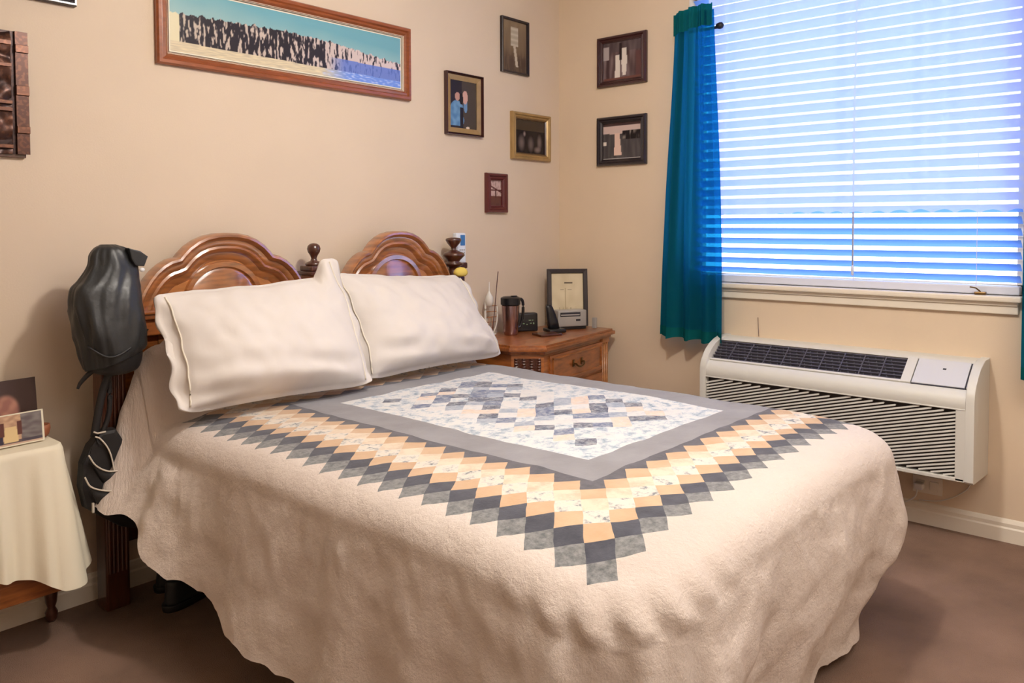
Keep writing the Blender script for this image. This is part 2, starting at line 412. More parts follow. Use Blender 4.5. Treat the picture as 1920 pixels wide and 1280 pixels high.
# ------------------------------------------------------------------ sheer valance, rod, curtains
def sheer_pt(i, j, nu=220, nv=40):
    y = -0.93 - (2.24 - 0.93) * i / nu; v = j / nv
    hem = 1.262 + 0.014 * abs(sin(y * 38)) + 0.03 * N(y * 3, 5.1)
    z = 2.32 + (hem - 2.32) * v
    w = 0.012 * sin(y * 34 + 1.8 * sin(y * 7)) + 0.004 * sin(y * 61)
    return Vector((-0.045 + w * (1 - 0.3 * v) + 0.004 * N(y * 7, z * 3), y, z))
bm = BM(); add_grid(bm, 220, 40, sheer_pt)
o = one('sheer_curtain', 'gathered white sheer curtain with lace hem hanging over upper blind', 'curtain', bm, 'sheer', (-0.045, -1.58, 1.27), smooth_=True)
bm = BM(); add_tube(bm, [(-0.06, -0.955, 2.33), (-0.06, -2.75, 2.33)], 0.006, 10)
obj('gather_rod', bm, 'rail', o, True)

def curtain(yA0, yA1, yB0, yB1, ztop, zbot, seed, label, nf):
    # top from yA0..yA1, bottom yB0..yB1 (A0/B0 nearest the corner)
    cy = (yA0 + yA1 + yB0 + yB1) / 4
    t = thing('curtain', label, 'curtain', (-0.09, cy, zbot), 'teal curtains either side of the window')
    nu, nv = 160, 60
    def P(i, j):
        u = i / nu; v = j / nv
        e = smooth(0, 1, v) ** 0.7
        y0 = yA0 + (yB0 - yA0) * e; y1 = yA1 + (yB1 - yA1) * e
        uu = u + 0.012 * sin(u * nf * 2 * PI * 1.7 + seed + v * 2)
        y = y0 + (y1 - y0) * uu
        a = 0.010 + 0.016 * v
        w = a * sin(u * nf * 2 * PI + seed + 0.8 * sin(v * 3 + u * 4)) + 0.006 * sin(u * nf * 4.6 * PI + seed * 2)
        z = ztop + (zbot - ztop) * v + 0.006 * sin(u * nf * 2 * PI + 1) * (v > 0.98) - 0.012 * u * v
        return Vector((-0.105 + w, y, z))
    bm = BM(); add_grid(bm, nu, nv, P); obj('curtain_panel', bm, 'teal', t, True)
    # stitched header band with standing ruffle
    def Q(i, j):
        u = i / nu; y = yA0 + (yA1 - yA0) * u
        w = 0.010 * sin(u * nf * 2 * PI + seed) + 0.004 * sin(u * nf * 5 * PI)
        return Vector((-0.113 + w, y, ztop + 0.004 + 0.025 * sin(u * 2.2) - j / 8 * 0.10))
    bm = BM(); add_grid(bm, nu, 8, Q); obj('header_band', bm, 'teal_thick', t, True)
    # hem band
    def H(i, j):
        p = P(i, nv); q = P(i, nv - 2)
        return p.lerp(q, j / 2) + Vector((-0.0015, 0, 0))
    bm = BM(); add_grid(bm, nu, 2, H); obj('hem', bm, 'teal_thick', t, True)
    return t
curtain(-0.775, -0.985, -0.690, -1.045, 2.215, 0.675, 0.6, 'teal voile curtain hanging left of the window, nearer the corner', 3.6)
curtain(-2.225, -2.50, -2.222, -2.56, 2.215, 0.64, 2.1, 'teal curtain at the right edge of the photo, right of the window', 5)
rt = thing('curtain_rod', 'short dark rod with rounded tip poking out of the left teal curtain', 'curtain rod', (-0.08, -0.88, 2.135))
bm = BM(); add_tube(bm, [(-0.062, -0.79, 2.138), (-0.062, -0.985, 2.138)], 0.007, 12)
obj('rod', bm, 'black_frame', rt, True)
bm = BM(); add_lathe(bm, [(0.002, -0.02), (0.014, -0.012), (0.016, 0.0), (0.012, 0.014), (0.003, 0.02)], 0, 0, 14)
for v in bm.verts: v.co = Vector((-0.075 + v.co.x, -0.999 + v.co.z, 2.14 + v.co.y))
obj('finial', bm, 'black', rt, True)
bm = BM(); add_box(bm, -0.07, -0.004, -0.79, -0.782, 2.13, 2.146, bev=0.002); obj('bracket', bm, 'black', rt)

# ------------------------------------------------------------------ wall pictures
def picture(name, label, to3, u0, u1, v0, v1, w, fm, paint, nu, nv, prof=PROF, matw=0, group='framed photographs on the walls', liner=None, sc=1.0):
    t = thing(name, label, 'picture', to3((u0 + u1) / 2, v0, 0), group)
    pr = [(a, d * sc) for a, d in prof]
    frame_part('moulding', to3, u0, u1, v0, v1, w, pr, fm, t)
    i = w
    if liner:
        frame_part('inner_liner', to3, u0 + w * 0.9, u1 - w * 0.9, v0 + w * 0.9, v1 - w * 0.9, liner[0], [(0, 0.004), (0.1, 0.014 * sc), (1, 0.008 * sc), (1, 0.004)], liner[1], t); i += liner[0] * 0.95
    if matw:
        bm = BM(); A = (u0 + i, u1 - i, v0 + i, v1 - i)
        P = lambda a, b: to3(a, b, 0.0055 * sc)
        o_ = [bm.verts.new(P(A[0], A[2])), bm.verts.new(P(A[1], A[2])), bm.verts.new(P(A[1], A[3])), bm.verts.new(P(A[0], A[3]))]
        q_ = [bm.verts.new(P(A[0] + matw, A[2] + matw)), bm.verts.new(P(A[1] - matw, A[2] + matw)), bm.verts.new(P(A[1] - matw, A[3] - matw)), bm.verts.new(P(A[0] + matw, A[3] - matw))]
        for k in range(4): bm.faces.new((o_[k], o_[(k + 1) % 4], q_[(k + 1) % 4], q_[k]))
        obj('mat_board', bm, 'mat_board', t); i += matw
    painted('print', to3, u0 + i - 0.002, u1 - i + 0.002, v0 + i - 0.002, v1 - i + 0.002, 0.005 * sc, nu, nv, paint, t)
    return t
BW = back_wall(0.0); RW = win_wall(0.0)

def crowd(u, v):
    sky = mixc((196, 208, 196), (112, 168, 182), v * 1.2 - 0.15 + 0.4 * (u - 0.3) + 0.1 * N(u * 9, v * 4))
    top = 0.66 - 0.15 * abs(u - 0.45) - 0.10 * smooth(0.6, 1, u) + 0.055 * abs(sin(u * 95)) * (0.5 + N(u * 40, 2.0)) + 0.02 * N(u * 120, 1)
    bot = 0.17 - 0.03 * u
    if v > top: 
        return sky
    if v > bot:
        d = N(u * 110, v * 6, 3.3) + 0.45 * N(u * 230, v * 16, 8.0) - 0.10 + 0.45 * smooth(0.45, 0.8, u)
        dark = (46, 42, 50); lt = mixc((190, 176, 160), (214, 196, 196), u)
        c = mixc(dark, lt, (d - 0.02) * 5)
        if u > 0.62 and v < bot + 0.22: c = mixc(c, (92, 118, 200), smooth(0.62, 0.72, u) * 0.85)
        if u < 0.035: c = (222, 214, 180)
        return c
    g = mixc((226, 212, 178), (196, 184, 160), 0.5 + N(u * 30, v * 60))
    if u > 0.6: g = mixc(g, (112, 146, 226), smooth(0.58, 0.75, u)); g = mixc(g, (190, 205, 245), max(0, N(u * 50, v * 40)) * 1.6)
    return g
picture('panoramic_photograph', 'very wide panoramic crowd photo in brown wooden frame above the bed', BW, -2.255, -1.104, 1.779, 2.100, 0.042, 'frame_wood', crowd, 420, 90, matw=0.004, liner=(0.006, 'mat_board'))

def sepia_portrait(u, v):
    c = mixc((104, 86, 68), (136, 116, 94), v + 0.3 * N(u * 8, v * 2))
    if 0.34 < u < 0.66 and 0.5 < v < 0.88: c = mixc((196, 186, 170), (170, 160, 142), abs(sin(v * 30)))
    if v < 0.5: c = mixc(c, (86, 68, 58), smooth(0.5, 0.2, v) * (0.4 + 0.6 * (N(u * 16, v * 3) > 0)))
    if abs(u - 0.5 - (0.5 - v) * 0.25) < 0.05 and 0.1 < v < 0.55: c = (190, 178, 160)
    return c
picture('portrait_photograph', 'sepia upright photo in thin black frame, topmost on the headboard wall near the corner', BW, -0.487, -0.275, 2.0, 2.28, 0.012, 'black_frame', sepia_portrait, 50, 70, prof=FLATP)

def blue_pair(u, v):
    c = (44, 36, 38) if u < 0.45 else (72, 62, 54)
    def ell(cx, cy, rx, ry): return ((u - cx) / rx) ** 2 + ((v - cy) / ry) ** 2 < 1
    if ell(0.26, 0.40, 0.24, 0.18) or (u < 0.42 + 0.1 * sin(v * 9) and 0.05 < v < 0.36): c = mixc((110, 152, 190), (84, 124, 166), 0.5 + 1.4 * N(u * 8, v * 9))
    if 0.38 < u < 0.5 and v < 0.45: c = (34, 28, 34)
    if ell(0.58, 0.48, 0.07, 0.14): c = (104, 140, 180)
    if ell(0.28, 0.66, 0.09, 0.09): c = (186, 142, 128)
    if ell(0.56, 0.66, 0.10, 0.14): c = (200, 158, 146)
    if ell(0.42, 0.62, 0.07, 0.12): c = (34, 26, 26)
    if ell(0.66, 0.03, 0.07, 0.025): c = (220, 200, 180)
    return c
picture('couple_photograph', 'upright photo with blue clothing in gilt frame, just right of the panorama', BW, -0.883, -0.633, 1.652, 1.948, 0.010, 'brown_frame', blue_pair, 60, 80, liner=(0.026, 'gold'))

def dim_group(u, v):
    c = mixc((78, 62, 44), (62, 50, 40), v)
    if v < 0.7:
        c = (34, 26, 28)
        for cx, cy, rx, ry, b in ((0.2, 0.3, 0.13, 0.3, 110), (0.52, 0.28, 0.12, 0.28, 104), (0.82, 0.35, 0.1, 0.3, 112), (0.75, 0.12, 0.14, 0.12, 126), (0.3, 0.58, 0.05, 0.1, 150)):
            q = ((u - cx) / rx) ** 2 + ((v - cy) / ry) ** 2
            if q < 1: c = mixc((b, b * 0.88, b * 0.84), c, q)
    return c
picture('group_photograph', 'dim squarish photo in wide gold frame, closest to the corner at mid height', BW, -0.413, -0.100, 1.563, 1.808, 0.034, 'gold', dim_group, 50, 50, liner=(0.006, 'brown_frame'))

def small_scene(u, v):
    c = (196, 168, 160)
    if v < 0.38: c = (96, 58, 50)
    if abs(v - 0.78 + 0.25 * u) < 0.03 or (abs(u - 0.5) < 0.06 and 0.3 < v < 0.65) or abs(v - 0.62) < 0.03: c = (84, 42, 40)
    return mixc(c, (70, 40, 40), max(0, N(u * 9, v * 9)) * 0.6)
picture('small_photograph', 'smallest photo in thick mahogany frame, lowest on the headboard wall', BW, -0.608, -0.453, 1.283, 1.482, 0.036, 'red_frame', small_scene, 30, 40)

def wedding_a(u, v):
    c = mixc((70, 50, 52), (122, 104, 104), 0.5 + 1.3 * N(u * 11, v * 2))
    if v > 0.72: c = mixc(c, (80, 70, 74), 0.5)
    if u < 0.16 and 0.55 < v < 0.9: c = (172, 160, 158)
    if (abs(u - 0.38) < 0.05 + 0.03 * (0.7 - v) and 0.06 < v < 0.66) or (abs(u - 0.55) < 0.075 - 0.08 * abs(v - 0.5) and 0.1 < v < 0.82): c = (226, 216, 206)
    if abs(u - 0.46) < 0.03 and 0.5 < v < 0.95: c = (40, 26, 30)
    if u > 0.84 and v < 0.7: c = (92, 60, 60)
    if v < 0.08: c = (112, 70, 62)
    return c
picture('wedding_photograph', 'dark framed photo of two pale standing figures, upper one left of the curtain', RW, 0.267, 0.566, 1.942, 2.202, 0.032, 'brown_frame', wedding_a, 60, 50)
def wedding_b(u, v):
    c = mixc((64, 60, 62), (88, 82, 82), 0.5 + N(u * 14, v * 2))
    if v > 0.68 + 0.06 * (0.5 - u): c = (206, 182, 174)
    if v > 0.9: c = (70, 50, 50)
    if u > 0.5 and 0.52 < v < 0.78: c = mixc((30, 24, 26), (150, 140, 130), max(0, N(u * 26, v * 6)) * 1.5)
    if abs(u - 0.38 - 0.03 * (0.5 - v)) < 0.075 + 0.06 * (0.5 - v) and 0.1 < v < 0.72: c = (226, 194, 178)
    if u < 0.1 and 0.38 < v < 0.5: c = (226, 214, 200)
    if v < 0.04 or u > 0.97: c = (196, 190, 186)
    return c
picture('hall_photograph', 'dark framed photo of one pale figure in a hall, lower one left of curtain', RW, 0.265, 0.566, 1.530, 1.785, 0.034, 'black_frame', wedding_b, 60, 50)

def dark_print(u, v): return mixc((30, 30, 36), (60, 60, 66), v)
picture('black_picture', 'black frame cut off by the top edge, left of the panorama', BW, -2.86, -2.510, 1.917, 2.20, 0.02, 'black_frame', dark_print, 20, 20)

# carved relief panel
def rel(u, v):
    a = u * 5.4; b = v * 5.6
    h = 0.5 + 0.5 * sin(b * PI * 1.15 + 0.7 * sin(a * 2.2)) * cos(a * 1.9 + 1.6 * sin(b * 1.3))
    h += 0.45 * N(a * 2.2, b * 2.6, 1)
    for q in (0.06, 0.36, 0.42, 0.72, 0.9): 
        if abs(v - q) < 0.016: h = 1.1
    if u > 0.88: h = 0.7 if u > 0.91 else 0.0
    if u > 0.91 and (abs(v - 0.2) < 0.03 or abs(v - 0.52) < 0.04 or abs(v - 0.86) < 0.03): h = 1.15
    return h
t = thing('carved_panel', 'carved reddish brown relief panel cut off by left edge of photo', 'wall art', (-2.85, -0.01, 1.436))
bm = BM(); add_box(bm, -3.035, -2.664, -0.014, -0.002, 1.430, 1.802, bev=0.002); obj('backing_board', bm, 'wood_dk', t)
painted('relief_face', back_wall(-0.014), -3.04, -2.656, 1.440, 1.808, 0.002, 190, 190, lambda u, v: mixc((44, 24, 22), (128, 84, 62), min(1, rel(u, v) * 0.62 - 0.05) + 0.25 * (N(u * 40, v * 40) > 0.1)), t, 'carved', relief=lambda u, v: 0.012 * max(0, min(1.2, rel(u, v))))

# ------------------------------------------------------------------ bed
bed = thing('bed', 'queen bed with double arched wooden headboard and turned posts', 'bed', (-1.69, -0.1, 0))
def arch_outline(cx, wide=0.375, z0=0.93, pk=1.197, n=14):
    """crown outline from left foot over the peak to the right foot."""
    pts = []
    half = [(0.0, 0.0), (0.045, -0.002), (0.09, -0.010), (0.13, -0.025), (0.165, -0.046), (0.19, -0.068), (0.203, -0.082), (0.212, -0.083), (0.235, -0.088),
            (0.265, -0.102), (0.295, -0.124), (0.32, -0.150), (0.342, -0.180), (0.358, -0.212), (0.37, -0.245), (0.375, -0.267)]
    L = [(cx - x * wide / 0.375, pk + z) for x, z in reversed(half)]; R = [(cx + x * wide / 0.375, pk + z) for x, z in half[1:]]
    return L + R
def inset(pts, d):
    out = []
    for i, p in enumerate(pts):
        a = Vector(pts[max(0, i - 1)]); b = Vector(pts[min(len(pts) - 1, i + 1)])
        t = (b - a).normalized(); n = Vector((t.y, -t.x))
        out.append((p[0] + n.x * d, p[1] + n.y * d))
    return out
hb = thing('headboard', '', '', (-1.69, -0.1, 0)); del hb['label']; del hb['category']
hb.parent = bed; hb.location = (0, 0, 0)
YB = -0.075
moldprof = [(0, 0.0), (0.0, 0.040), (0.006, 0.050), (0.014, 0.052), (0.022, 0.046), (0.026, 0.036), (0.036, 0.036), (0.046, 0.030), (0.054, 0.034), (0.062, 0.030), (0.070, 0.016), (0.090, 0.012), (0.097, 0.008)]
for cx, lab in ((-2.062, 'orange-brown arched crown nearer the bag'), (-1.263, 'arched crown with a bluish window reflection')):
    out0 = arch_outline(cx, 0.335 if cx < -2 else 0.315)
    ins = [inset(out0, d) for d, _ in moldprof]
    bm = BM(); rows = []
    for (d, dep), P_ in zip(moldprof, ins):
        rows.append([bm.verts.new((x, YB - dep, z)) for x, z in P_])
    for a, b in zip(rows, rows[1:]):
        for k in range(len(a) - 1): bm.faces.new((a[k], a[k + 1], b[k + 1], b[k]))
    o = obj('arch_moulding', bm, 'wood_gloss', hb, 'auto'); o['label'] = lab
    # recessed panel behind the moulding
    bm = BM(); P_ = ins[-1]; 
    f = [bm.verts.new((x, YB - 0.010, z)) for x, z in P_] + [bm.verts.new((P_[-1][0], YB - 0.010, 0.70)), bm.verts.new((P_[0][0], YB - 0.010, 0.70))]
    g = [bm.verts.new((v.co.x, YB + 0.010, v.co.z)) for v in f]
    bm.faces.new(f); bm.faces.new(list(reversed(g)))
    for k in range(len(f)): bm.faces.new((f[k], g[k], g[(k + 1) % len(f)], f[(k + 1) % len(f)]))
    obj('arch_panel', bm, 'wood_lt', hb)
    # raised half-round centre field with bead
    bm = BM(); n = 24; R0 = 0.155; R1 = 0.128; zc = 0.955
    rings = []
    for r, dep in ((R0, 0.010), (R0 - 0.004, 0.018), (R0 - 0.022, 0.019), (R1, 0.010), (R1 - 0.012, 0.015), (0.001, 0.0155)):
        rings.append([bm.verts.new((cx - r * cos(PI * k / n), YB - dep, zc + r * sin(PI * k / n) * 0.92)) for k in range(n + 1)])
    for a, b in zip(rings, rings[1:]):
        for k in range(n): bm.faces.new((a[k], a[k + 1], b[k + 1], b[k]))
    obj('raised_field', bm, 'wood_gloss', hb, 'auto')
# spine boards
bm = BM(); add_box(bm, -2.44, -0.96, YB - 0.006, YB + 0.018, 0.55, 0.96, bev=0.003); obj('back_panel', bm, 'wood', hb)
bm = BM(); add_box(bm, -2.44, -0.96, YB - 0.016, YB + 0.016, 0.19, 0.33, bev=0.004); obj('lower_rail', bm, 'wood_dk', hb)
for xa, xb in ((-2.43, -1.725), (-1.655, -0.97)):
    bm = BM()
    add_box(bm, xa, xb, YB - 0.050, YB, 0.915, 0.932, bev=0.005); add_box(bm, xa, xb, YB - 0.058, YB, 0.932, 0.944, bev=0.004); add_box(bm, xa, xb, YB - 0.034, YB, 0.86, 0.915, bev=0.004)
    obj('shelf_moulding', bm, 'wood_x', hb)
def post(cx, base, top, m, w=0.037):
    bm = BM(); add_box(bm, cx - w, cx + w, -0.137, -0.062, base, top, bev=0.006)
    for k in range(-2, 3): add_tube(bm, [(cx + k * 0.013, -0.137, base + 0.12), (cx + k * 0.013, -0.137, top - 0.06)], 0.0052, 8)
    return obj('post', bm, m, hb)
def finial(parent, cx, z, s=1.0, m='wood_dk'):
    bm = BM(); pr = [(0.026, 0), (0.03, 0.006), (0.026, 0.012), (0.012, 0.017), (0.009, 0.026), (0.013, 0.036), (0.020, 0.047), (0.0225, 0.058), (0.020, 0.068), (0.012, 0.075), (0.002, 0.077)]
    add_lathe(bm, [(r * s, z + q * s) for r, q in pr], cx, -0.10, 22); return obj('finial', bm, m, parent, True)
p = post(-2.47, 0.0, 0.94, 'wood_dk'); finial(p, -2.47, 0.94)
p = post(-1.69, 0.33, 1.03, 'wood'); 
bm = BM(); add_box(bm, -1.738, -1.642, -0.148, -0.052, 1.03, 1.045, bev=0.004); add_box(bm, -1.729, -1.651, -0.14, -0.06, 1.045, 1.066, bev=0.006); obj('cap', bm, 'wood_dk', p)
finial(p, -1.69, 1.064, 1.16, M['wood_dk'])
p = post(-0.925, 0.0, 0.985, 'wood_dk')
bm = BM(); add_lathe(bm, [(0.034, 0.985), (0.038, 0.995), (0.030, 1.01), (0.026, 1.025), (0.04, 1.033), (0.052, 1.040), (0.052, 1.046), (0.03, 1.052), (0.034, 1.058), (0.057, 1.078), (0.060, 1.084), (0.056, 1.092), (0.03, 1.102), (0.012, 1.108), (0.014, 1.118), (0.032, 1.136), (0.042, 1.150), (0.043, 1.156), (0.036, 1.162), (0.01, 1.165)], -0.925, -0.10, 26, sx=0.86, sy=0.86)
obj('finial', bm, 'wood_dk', p, True)
# mattress, box spring, side rails, feet (mostly under the spread)
bm = BM(); add_box(bm, -2.37, -0.98, -1.98, -0.16, 0.33, 0.55, bev=0.05, seg=4); obj('mattress', bm, 'fabric_w', bed, 'auto')
bm = BM(); add_box(bm, -2.37, -0.98, -1.97, -0.16, 0.18, 0.325, bev=0.02, seg=2); obj('box_spring', bm, 'fabric_w', bed, 'auto')
for s, xx in ((0, -2.395), (1, -0.975)):
    bm = BM(); add_box(bm, xx, xx + 0.02, -1.9, -0.14, 0.16, 0.24, bev=0.003); obj('side_rail', bm, 'wood_dk', bed)
for xx in (-2.28, -1.10):
    for yy in (-1.7, -0.6):
        bm = BM(); add_lathe(bm, [(0.02, 0.0), (0.028, 0.01), (0.028, 0.04), (0.016, 0.06), (0.016, 0.18)], xx, yy, 16); obj('leg', bm, 'black', bed, True)

# ------------------------------------------------------------------ bedspread
XLm, XRm, YF, YH = -2.42, -0.925, -2.06, -0.165
RL, RR_ = 0.20, 0.16
def boundary():
    pts = []  # (x, y, nx, ny)
    st = 0.011
    n = int((YH - (YF + RL)) / st)
    for k in range(n + 1): pts.append((XLm, YH - (YH - YF - RL) * k / n, -1, 0))
    n = int(RL * PI / 2 / st * 1.6)
    for k in range(1, n + 1):
        a = PI + PI / 2 * k / n; pts.append((XLm + RL + RL * cos(a), YF + RL + RL * sin(a), cos(a), sin(a)))
    n = int((XRm - XLm - RL - RR_) / st)
    for k in range(1, n + 1): pts.append((XLm + RL + (XRm - XLm - RL - RR_) * k / n, YF, 0, -1))
    n = int(RR_ * PI / 2 / st * 1.4)
    for k in range(1, n + 1):
        a = 1.5 * PI + PI / 2 * k / n; pts.append((XRm - RR_ + RR_ * cos(a), YF + RR_ + RR_ * sin(a), cos(a), sin(a)))
    n = int((YH - YF - RR_) / st / 1.5)
    for k in range(1, n + 1): pts.append((XRm, YF + RR_ + (YH - YF - RR_) * k / n, 1, 0))
    return pts
BP = boundary(); T_ = [0.0]
for a, b in zip(BP, BP[1:]): T_.append(T_[-1] + math.hypot(a[0] - b[0], a[1] - b[1]))
TC = XLm and (YH - YF - RL) + RL * PI / 4       # arc length at the near-left corner
TR = T_[-1] - (YH - YF - RR_) - RR_ * PI / 4    # far-right corner
def ztop(x, y):
    z = 0.618
    z += 0.25 * smooth(-0.30, -0.18, y) * smooth(-2.52, -2.30, x) * (0.35 + 0.65 * smooth(-1.9, -2.3, x))
    z -= 0.070 * math.exp(-(((x + 2.44) ** 2 + (y + 2.06) ** 2) / 0.30 ** 2))
    z -= 0.030 * math.exp(-(((x + 0.92) ** 2 + (y + 2.06) ** 2) / 0.25 ** 2))
    z -= 0.018 * smooth(-2.2, -2.42, x)
    z += 0.007 * N(x * 3, y * 3, 1) + 0.0035 * N(x * 11, y * 11, 4)
    return z
RRD = 0.085
NI, NR, ND = 46, 9, 50
def hem_z(t):
    L = [(0, 0.375), (0.20, 0.345), (0.33, 0.25), (0.55, 0.215), (0.8, 0.165), (1.0, 0.13), (1.5, 0.09), (2.0, 0.05), (3.0, 0.03), (TR, 0.05), (TR + 0.4, 0.10), (9, 0.12)]
    for (a, za), (b, zb) in zip(L, L[1:]):
        if t <= b: z = za + (zb - za) * (t - a) / (b - a); break
    return z + 0.010 * abs(sin(t * 31)) + 0.008 * N(t * 14, 3.0) 
bm = BM(); uvl = bm.loops.layers.uv.new('flat'); flat = {}; rows = []
for idx, ((bx, by, nx, ny), t) in enumerate(zip(BP, T_)):
    row = []
    ix, iy = bx - nx * RRD, by - ny * RRD
    sx = -1.66; sy = min(max(by, -1.45), YH)
    for k in range(NI):
        q = (k / NI); q = 1 - (1 - q) ** 1.15
        x = sx + (ix - sx) * q; y = sy + (iy - sy) * q
        if idx == 0 and k == 0: pass
        v = bm.verts.new((x, y, ztop(x, y))); flat[v] = (x, y); row.append(v)
    ze = ztop(ix, iy)
    cornL = math.exp(-((t - TC) / 0.22) ** 2); cornR = math.exp(-((t - TR) / 0.25) ** 2)
    for k in range(NR):
        a = PI / 2 * k / NR
        x = ix + nx * RRD * sin(a); y = iy + ny * RRD * sin(a); z = ze - RRD * (1 - cos(a))
        r = 0.010 * cornL * sin((t - TC) * 70 + 2 * sin(a * 2)) * sin(a)
        v = bm.verts.new((x + nx * r, y + ny * r, z + 0.002 * N(x * 25, y * 25, z * 25))); flat[v] = (ix + nx * RRD * a, iy + ny * RRD * a); row.append(v)
    zs = ze - RRD; hz = hem_z(t); L = zs - hz
    footm = smooth(TC, TC + 0.25, t) * (1 - smooth(TR + 0.1, TR + 0.4, t))
    headm = 1 - smooth(0.05, 0.42, t)
    right = smooth(TR, TR + 0.3, t)
    for k in range(ND + 1):
        d = L * k / ND; f = k / ND
        flare = 0.085 * f ** 1.1 * (1 - footm) * (1 - right) + 0.045 * headm * f
        fold = (0.022 * sin(t * 19 + 1.3 * sin(t * 5)) + 0.012 * N(t * 6, d * 2.2, 7)) * f ** 0.9 * (1 - 0.5 * footm) * (1 - 0.9 * right)
        fold += footm * (0.020 * sin(t * 9.5 + 3.2 * f + 0.6) + 0.018 * N(t * 5 + f * 2.2, d * 3, 2)) * smooth(0, 0.5, f)
        fold += cornL * (0.036 * sin((t - TC) * 36 + 1.2 * sin(d * 6)) + 0.016 * sin((t - TC) * 83 + d * 5)) * f ** 0.6
        fold += 0.020 * math.exp(-((t - 0.27) / 0.05) ** 2) * smooth(0, 0.2, f) * (1 - f * 0.4)
        tuck = -0.10 * cornR * smooth(0.45, 1.0, f) - 0.05 * footm * smooth(0.5, 1, f)
        belly = 0.020 * sin(PI * min(1, f * 1.6)) * (footm * 0.8 + 0.3)
        r = flare + fold + tuck + belly + 0.004 * N(t * 30, d * 22, 5) + 0.007 * N(t * 9, d * 13, 9)
        x = bx + nx * r; y = by + ny * r
        if right > 0.5 : x = min(x, XRm + 0.02)
        v = bm.verts.new((x, y, zs - d)); flat[v] = (ix + nx * (RRD * PI / 2 + d), iy + ny * (RRD * PI / 2 + d)); row.append(v)
    rows.append(row)
for a, b in zip(rows, rows[1:]):
    for k in range(len(a) - 1):
        if (a[k].co - b[k].co).length < 1e-7:
            f = bm.faces.new((a[k], a[k + 1], b[k + 1]))
        else: f = bm.faces.new((a[k], b[k], b[k + 1], a[k + 1]))
        for lp in f.loops: lp[uvl].uv = flat[lp.vert]
# close the head end down behind the pillows
bmesh.ops.remove_doubles(bm, verts=bm.verts[:], dist=1e-5)
spread = one('bedspread', 'plush cream bedspread with stepped grey and gold patchwork medallion on the bed', 'bedspread', bm, 'quilt', (-1.66, -1.1, 0.62), smooth_=True)

# ------------------------------------------------------------------ pillows
def pillow(label, TL, TRr, BL, BR, thick, seed, ear=0.0, fl=0.075):
    c = [Vector(p) for p in (BL, BR, TL, TRr)]
    nrm = ((c[1] - c[0]).cross(c[2] - c[0])).normalized()      # toward the foot of the bed
    if nrm.y > 0: nrm = -nrm
    t = thing('pillow', label, 'pillow', (c[0] + c[1]) / 2, 'pillows against the headboard')
    n = 64
    def surf(side):
        def P(i, j):
            u, v = i / n, j / n
            p = c[0] * (1 - u) * (1 - v) + c[1] * u * (1 - v) + c[2] * (1 - u) * v + c[3] * u * v
            U, W = 2 * u - 1, 2 * v - 1
            cr = 0.030 * (abs(U) ** 7) * (abs(W) ** 7)   # rounded corners
            p -= (c[1] - c[0]) * cr * (1 if U > 0 else -1) + (c[2] - c[0]) * cr * 1.6 * (1 if W > 0 else -1)
            p += (c[1] - c[0]) * (-0.028 * U * (1 - W * W)) + (c[2] - c[0]) * (-0.035 * W * (1 - U * U))
            p += (c[1] - c[0]) * 0.006 * sin(v * 26 + seed) * max(0, abs(U) - 0.8) * 5 * (1 if U > 0 else -1)
            if ear and U > 0.6 and W > 0.6: p += Vector((-0.05, 0, 0.062)) * ear * smooth(0.55, 0.86, U) * smooth(0.35, 0.95, W)
            ui = min(1, abs(U) / (1 - fl * 1.1)); wi = min(1, abs(W) / (1 - fl * 0.55))
            h = max(0, (1 - ui ** 2.4)) ** 0.55 * max(0, (1 - wi ** 2.6)) ** 0.55
            sag = 1 + 0.75 * (0.5 - v)
            h *= thick * sag * (1 + 0.07 * N(u * 3, v * 3, seed))
            wr = 0.010 * N(u * 8 + seed, v * 5, seed) + 0.006 * N(u * 17, v * 9, seed)
            low = smooth(0.45, 0.05, v)
            wr += 0.020 * low * (0.5 + N(u * 5, 2.0, seed)) * sin(v * 26 + u * 6 + seed) * (h > 0.02) * smooth(0, 0.15, v)
            wr += 0.006 * sin((u + v * 0.5) * 40) * smooth(0.88, 0.97, abs(U))
            return p + nrm * side * (h + 0.003) + nrm * wr * (1 if side > 0 else 0.3) + nrm * (0.012 * sin(v * 13 + seed) * smooth(0.85, 1, abs(U)))
        return P
    bm = BM(); A = add_grid(bm, n, n, surf(1)); B = add_grid(bm, n, n, surf(-0.55))
    def rim(A): return [A[i][0] for i in range(n)] + [A[n][j] for j in range(n)] + [A[n - i][n] for i in range(n)] + [A[0][n - j] for j in range(n)]
    ra, rb = rim(A), rim(B)
    for k in range(len(ra)): bm.faces.new((ra[k], ra[(k + 1) % len(ra)], rb[(k + 1) % len(ra)], rb[k]))
    obj('cushion', bm, 'fabric_w', t, True)
    P = surf(1); s = fl * 0.55
    for side in (0.055, 0.945):
        bm = BM(); add_tube(bm, [P(side * n, (0.04 + 0.92 * k / 40) * n) + nrm * 0.002 for k in range(41)], 0.0028, 6)
        obj('flange_seam', bm, 'fabric_seam', t, True)
    return t
pillow('white flanged pillow with pointed ear, leaning at left of the headboard', (-2.430, -0.285, 1.018), (-1.660, -0.27, 1.045), (-2.425, -0.440, 0.652), (-1.675, -0.45, 0.635), 0.112, 1.3, ear=1.0)
pillow('white pillow behind the other, leaning at right beside the nightstand', (-1.72, -0.215, 1.050), (-0.975, -0.215, 1.003), (-1.70, -0.39, 0.638), (-0.905, -0.410, 0.640), 0.105, 4.1)

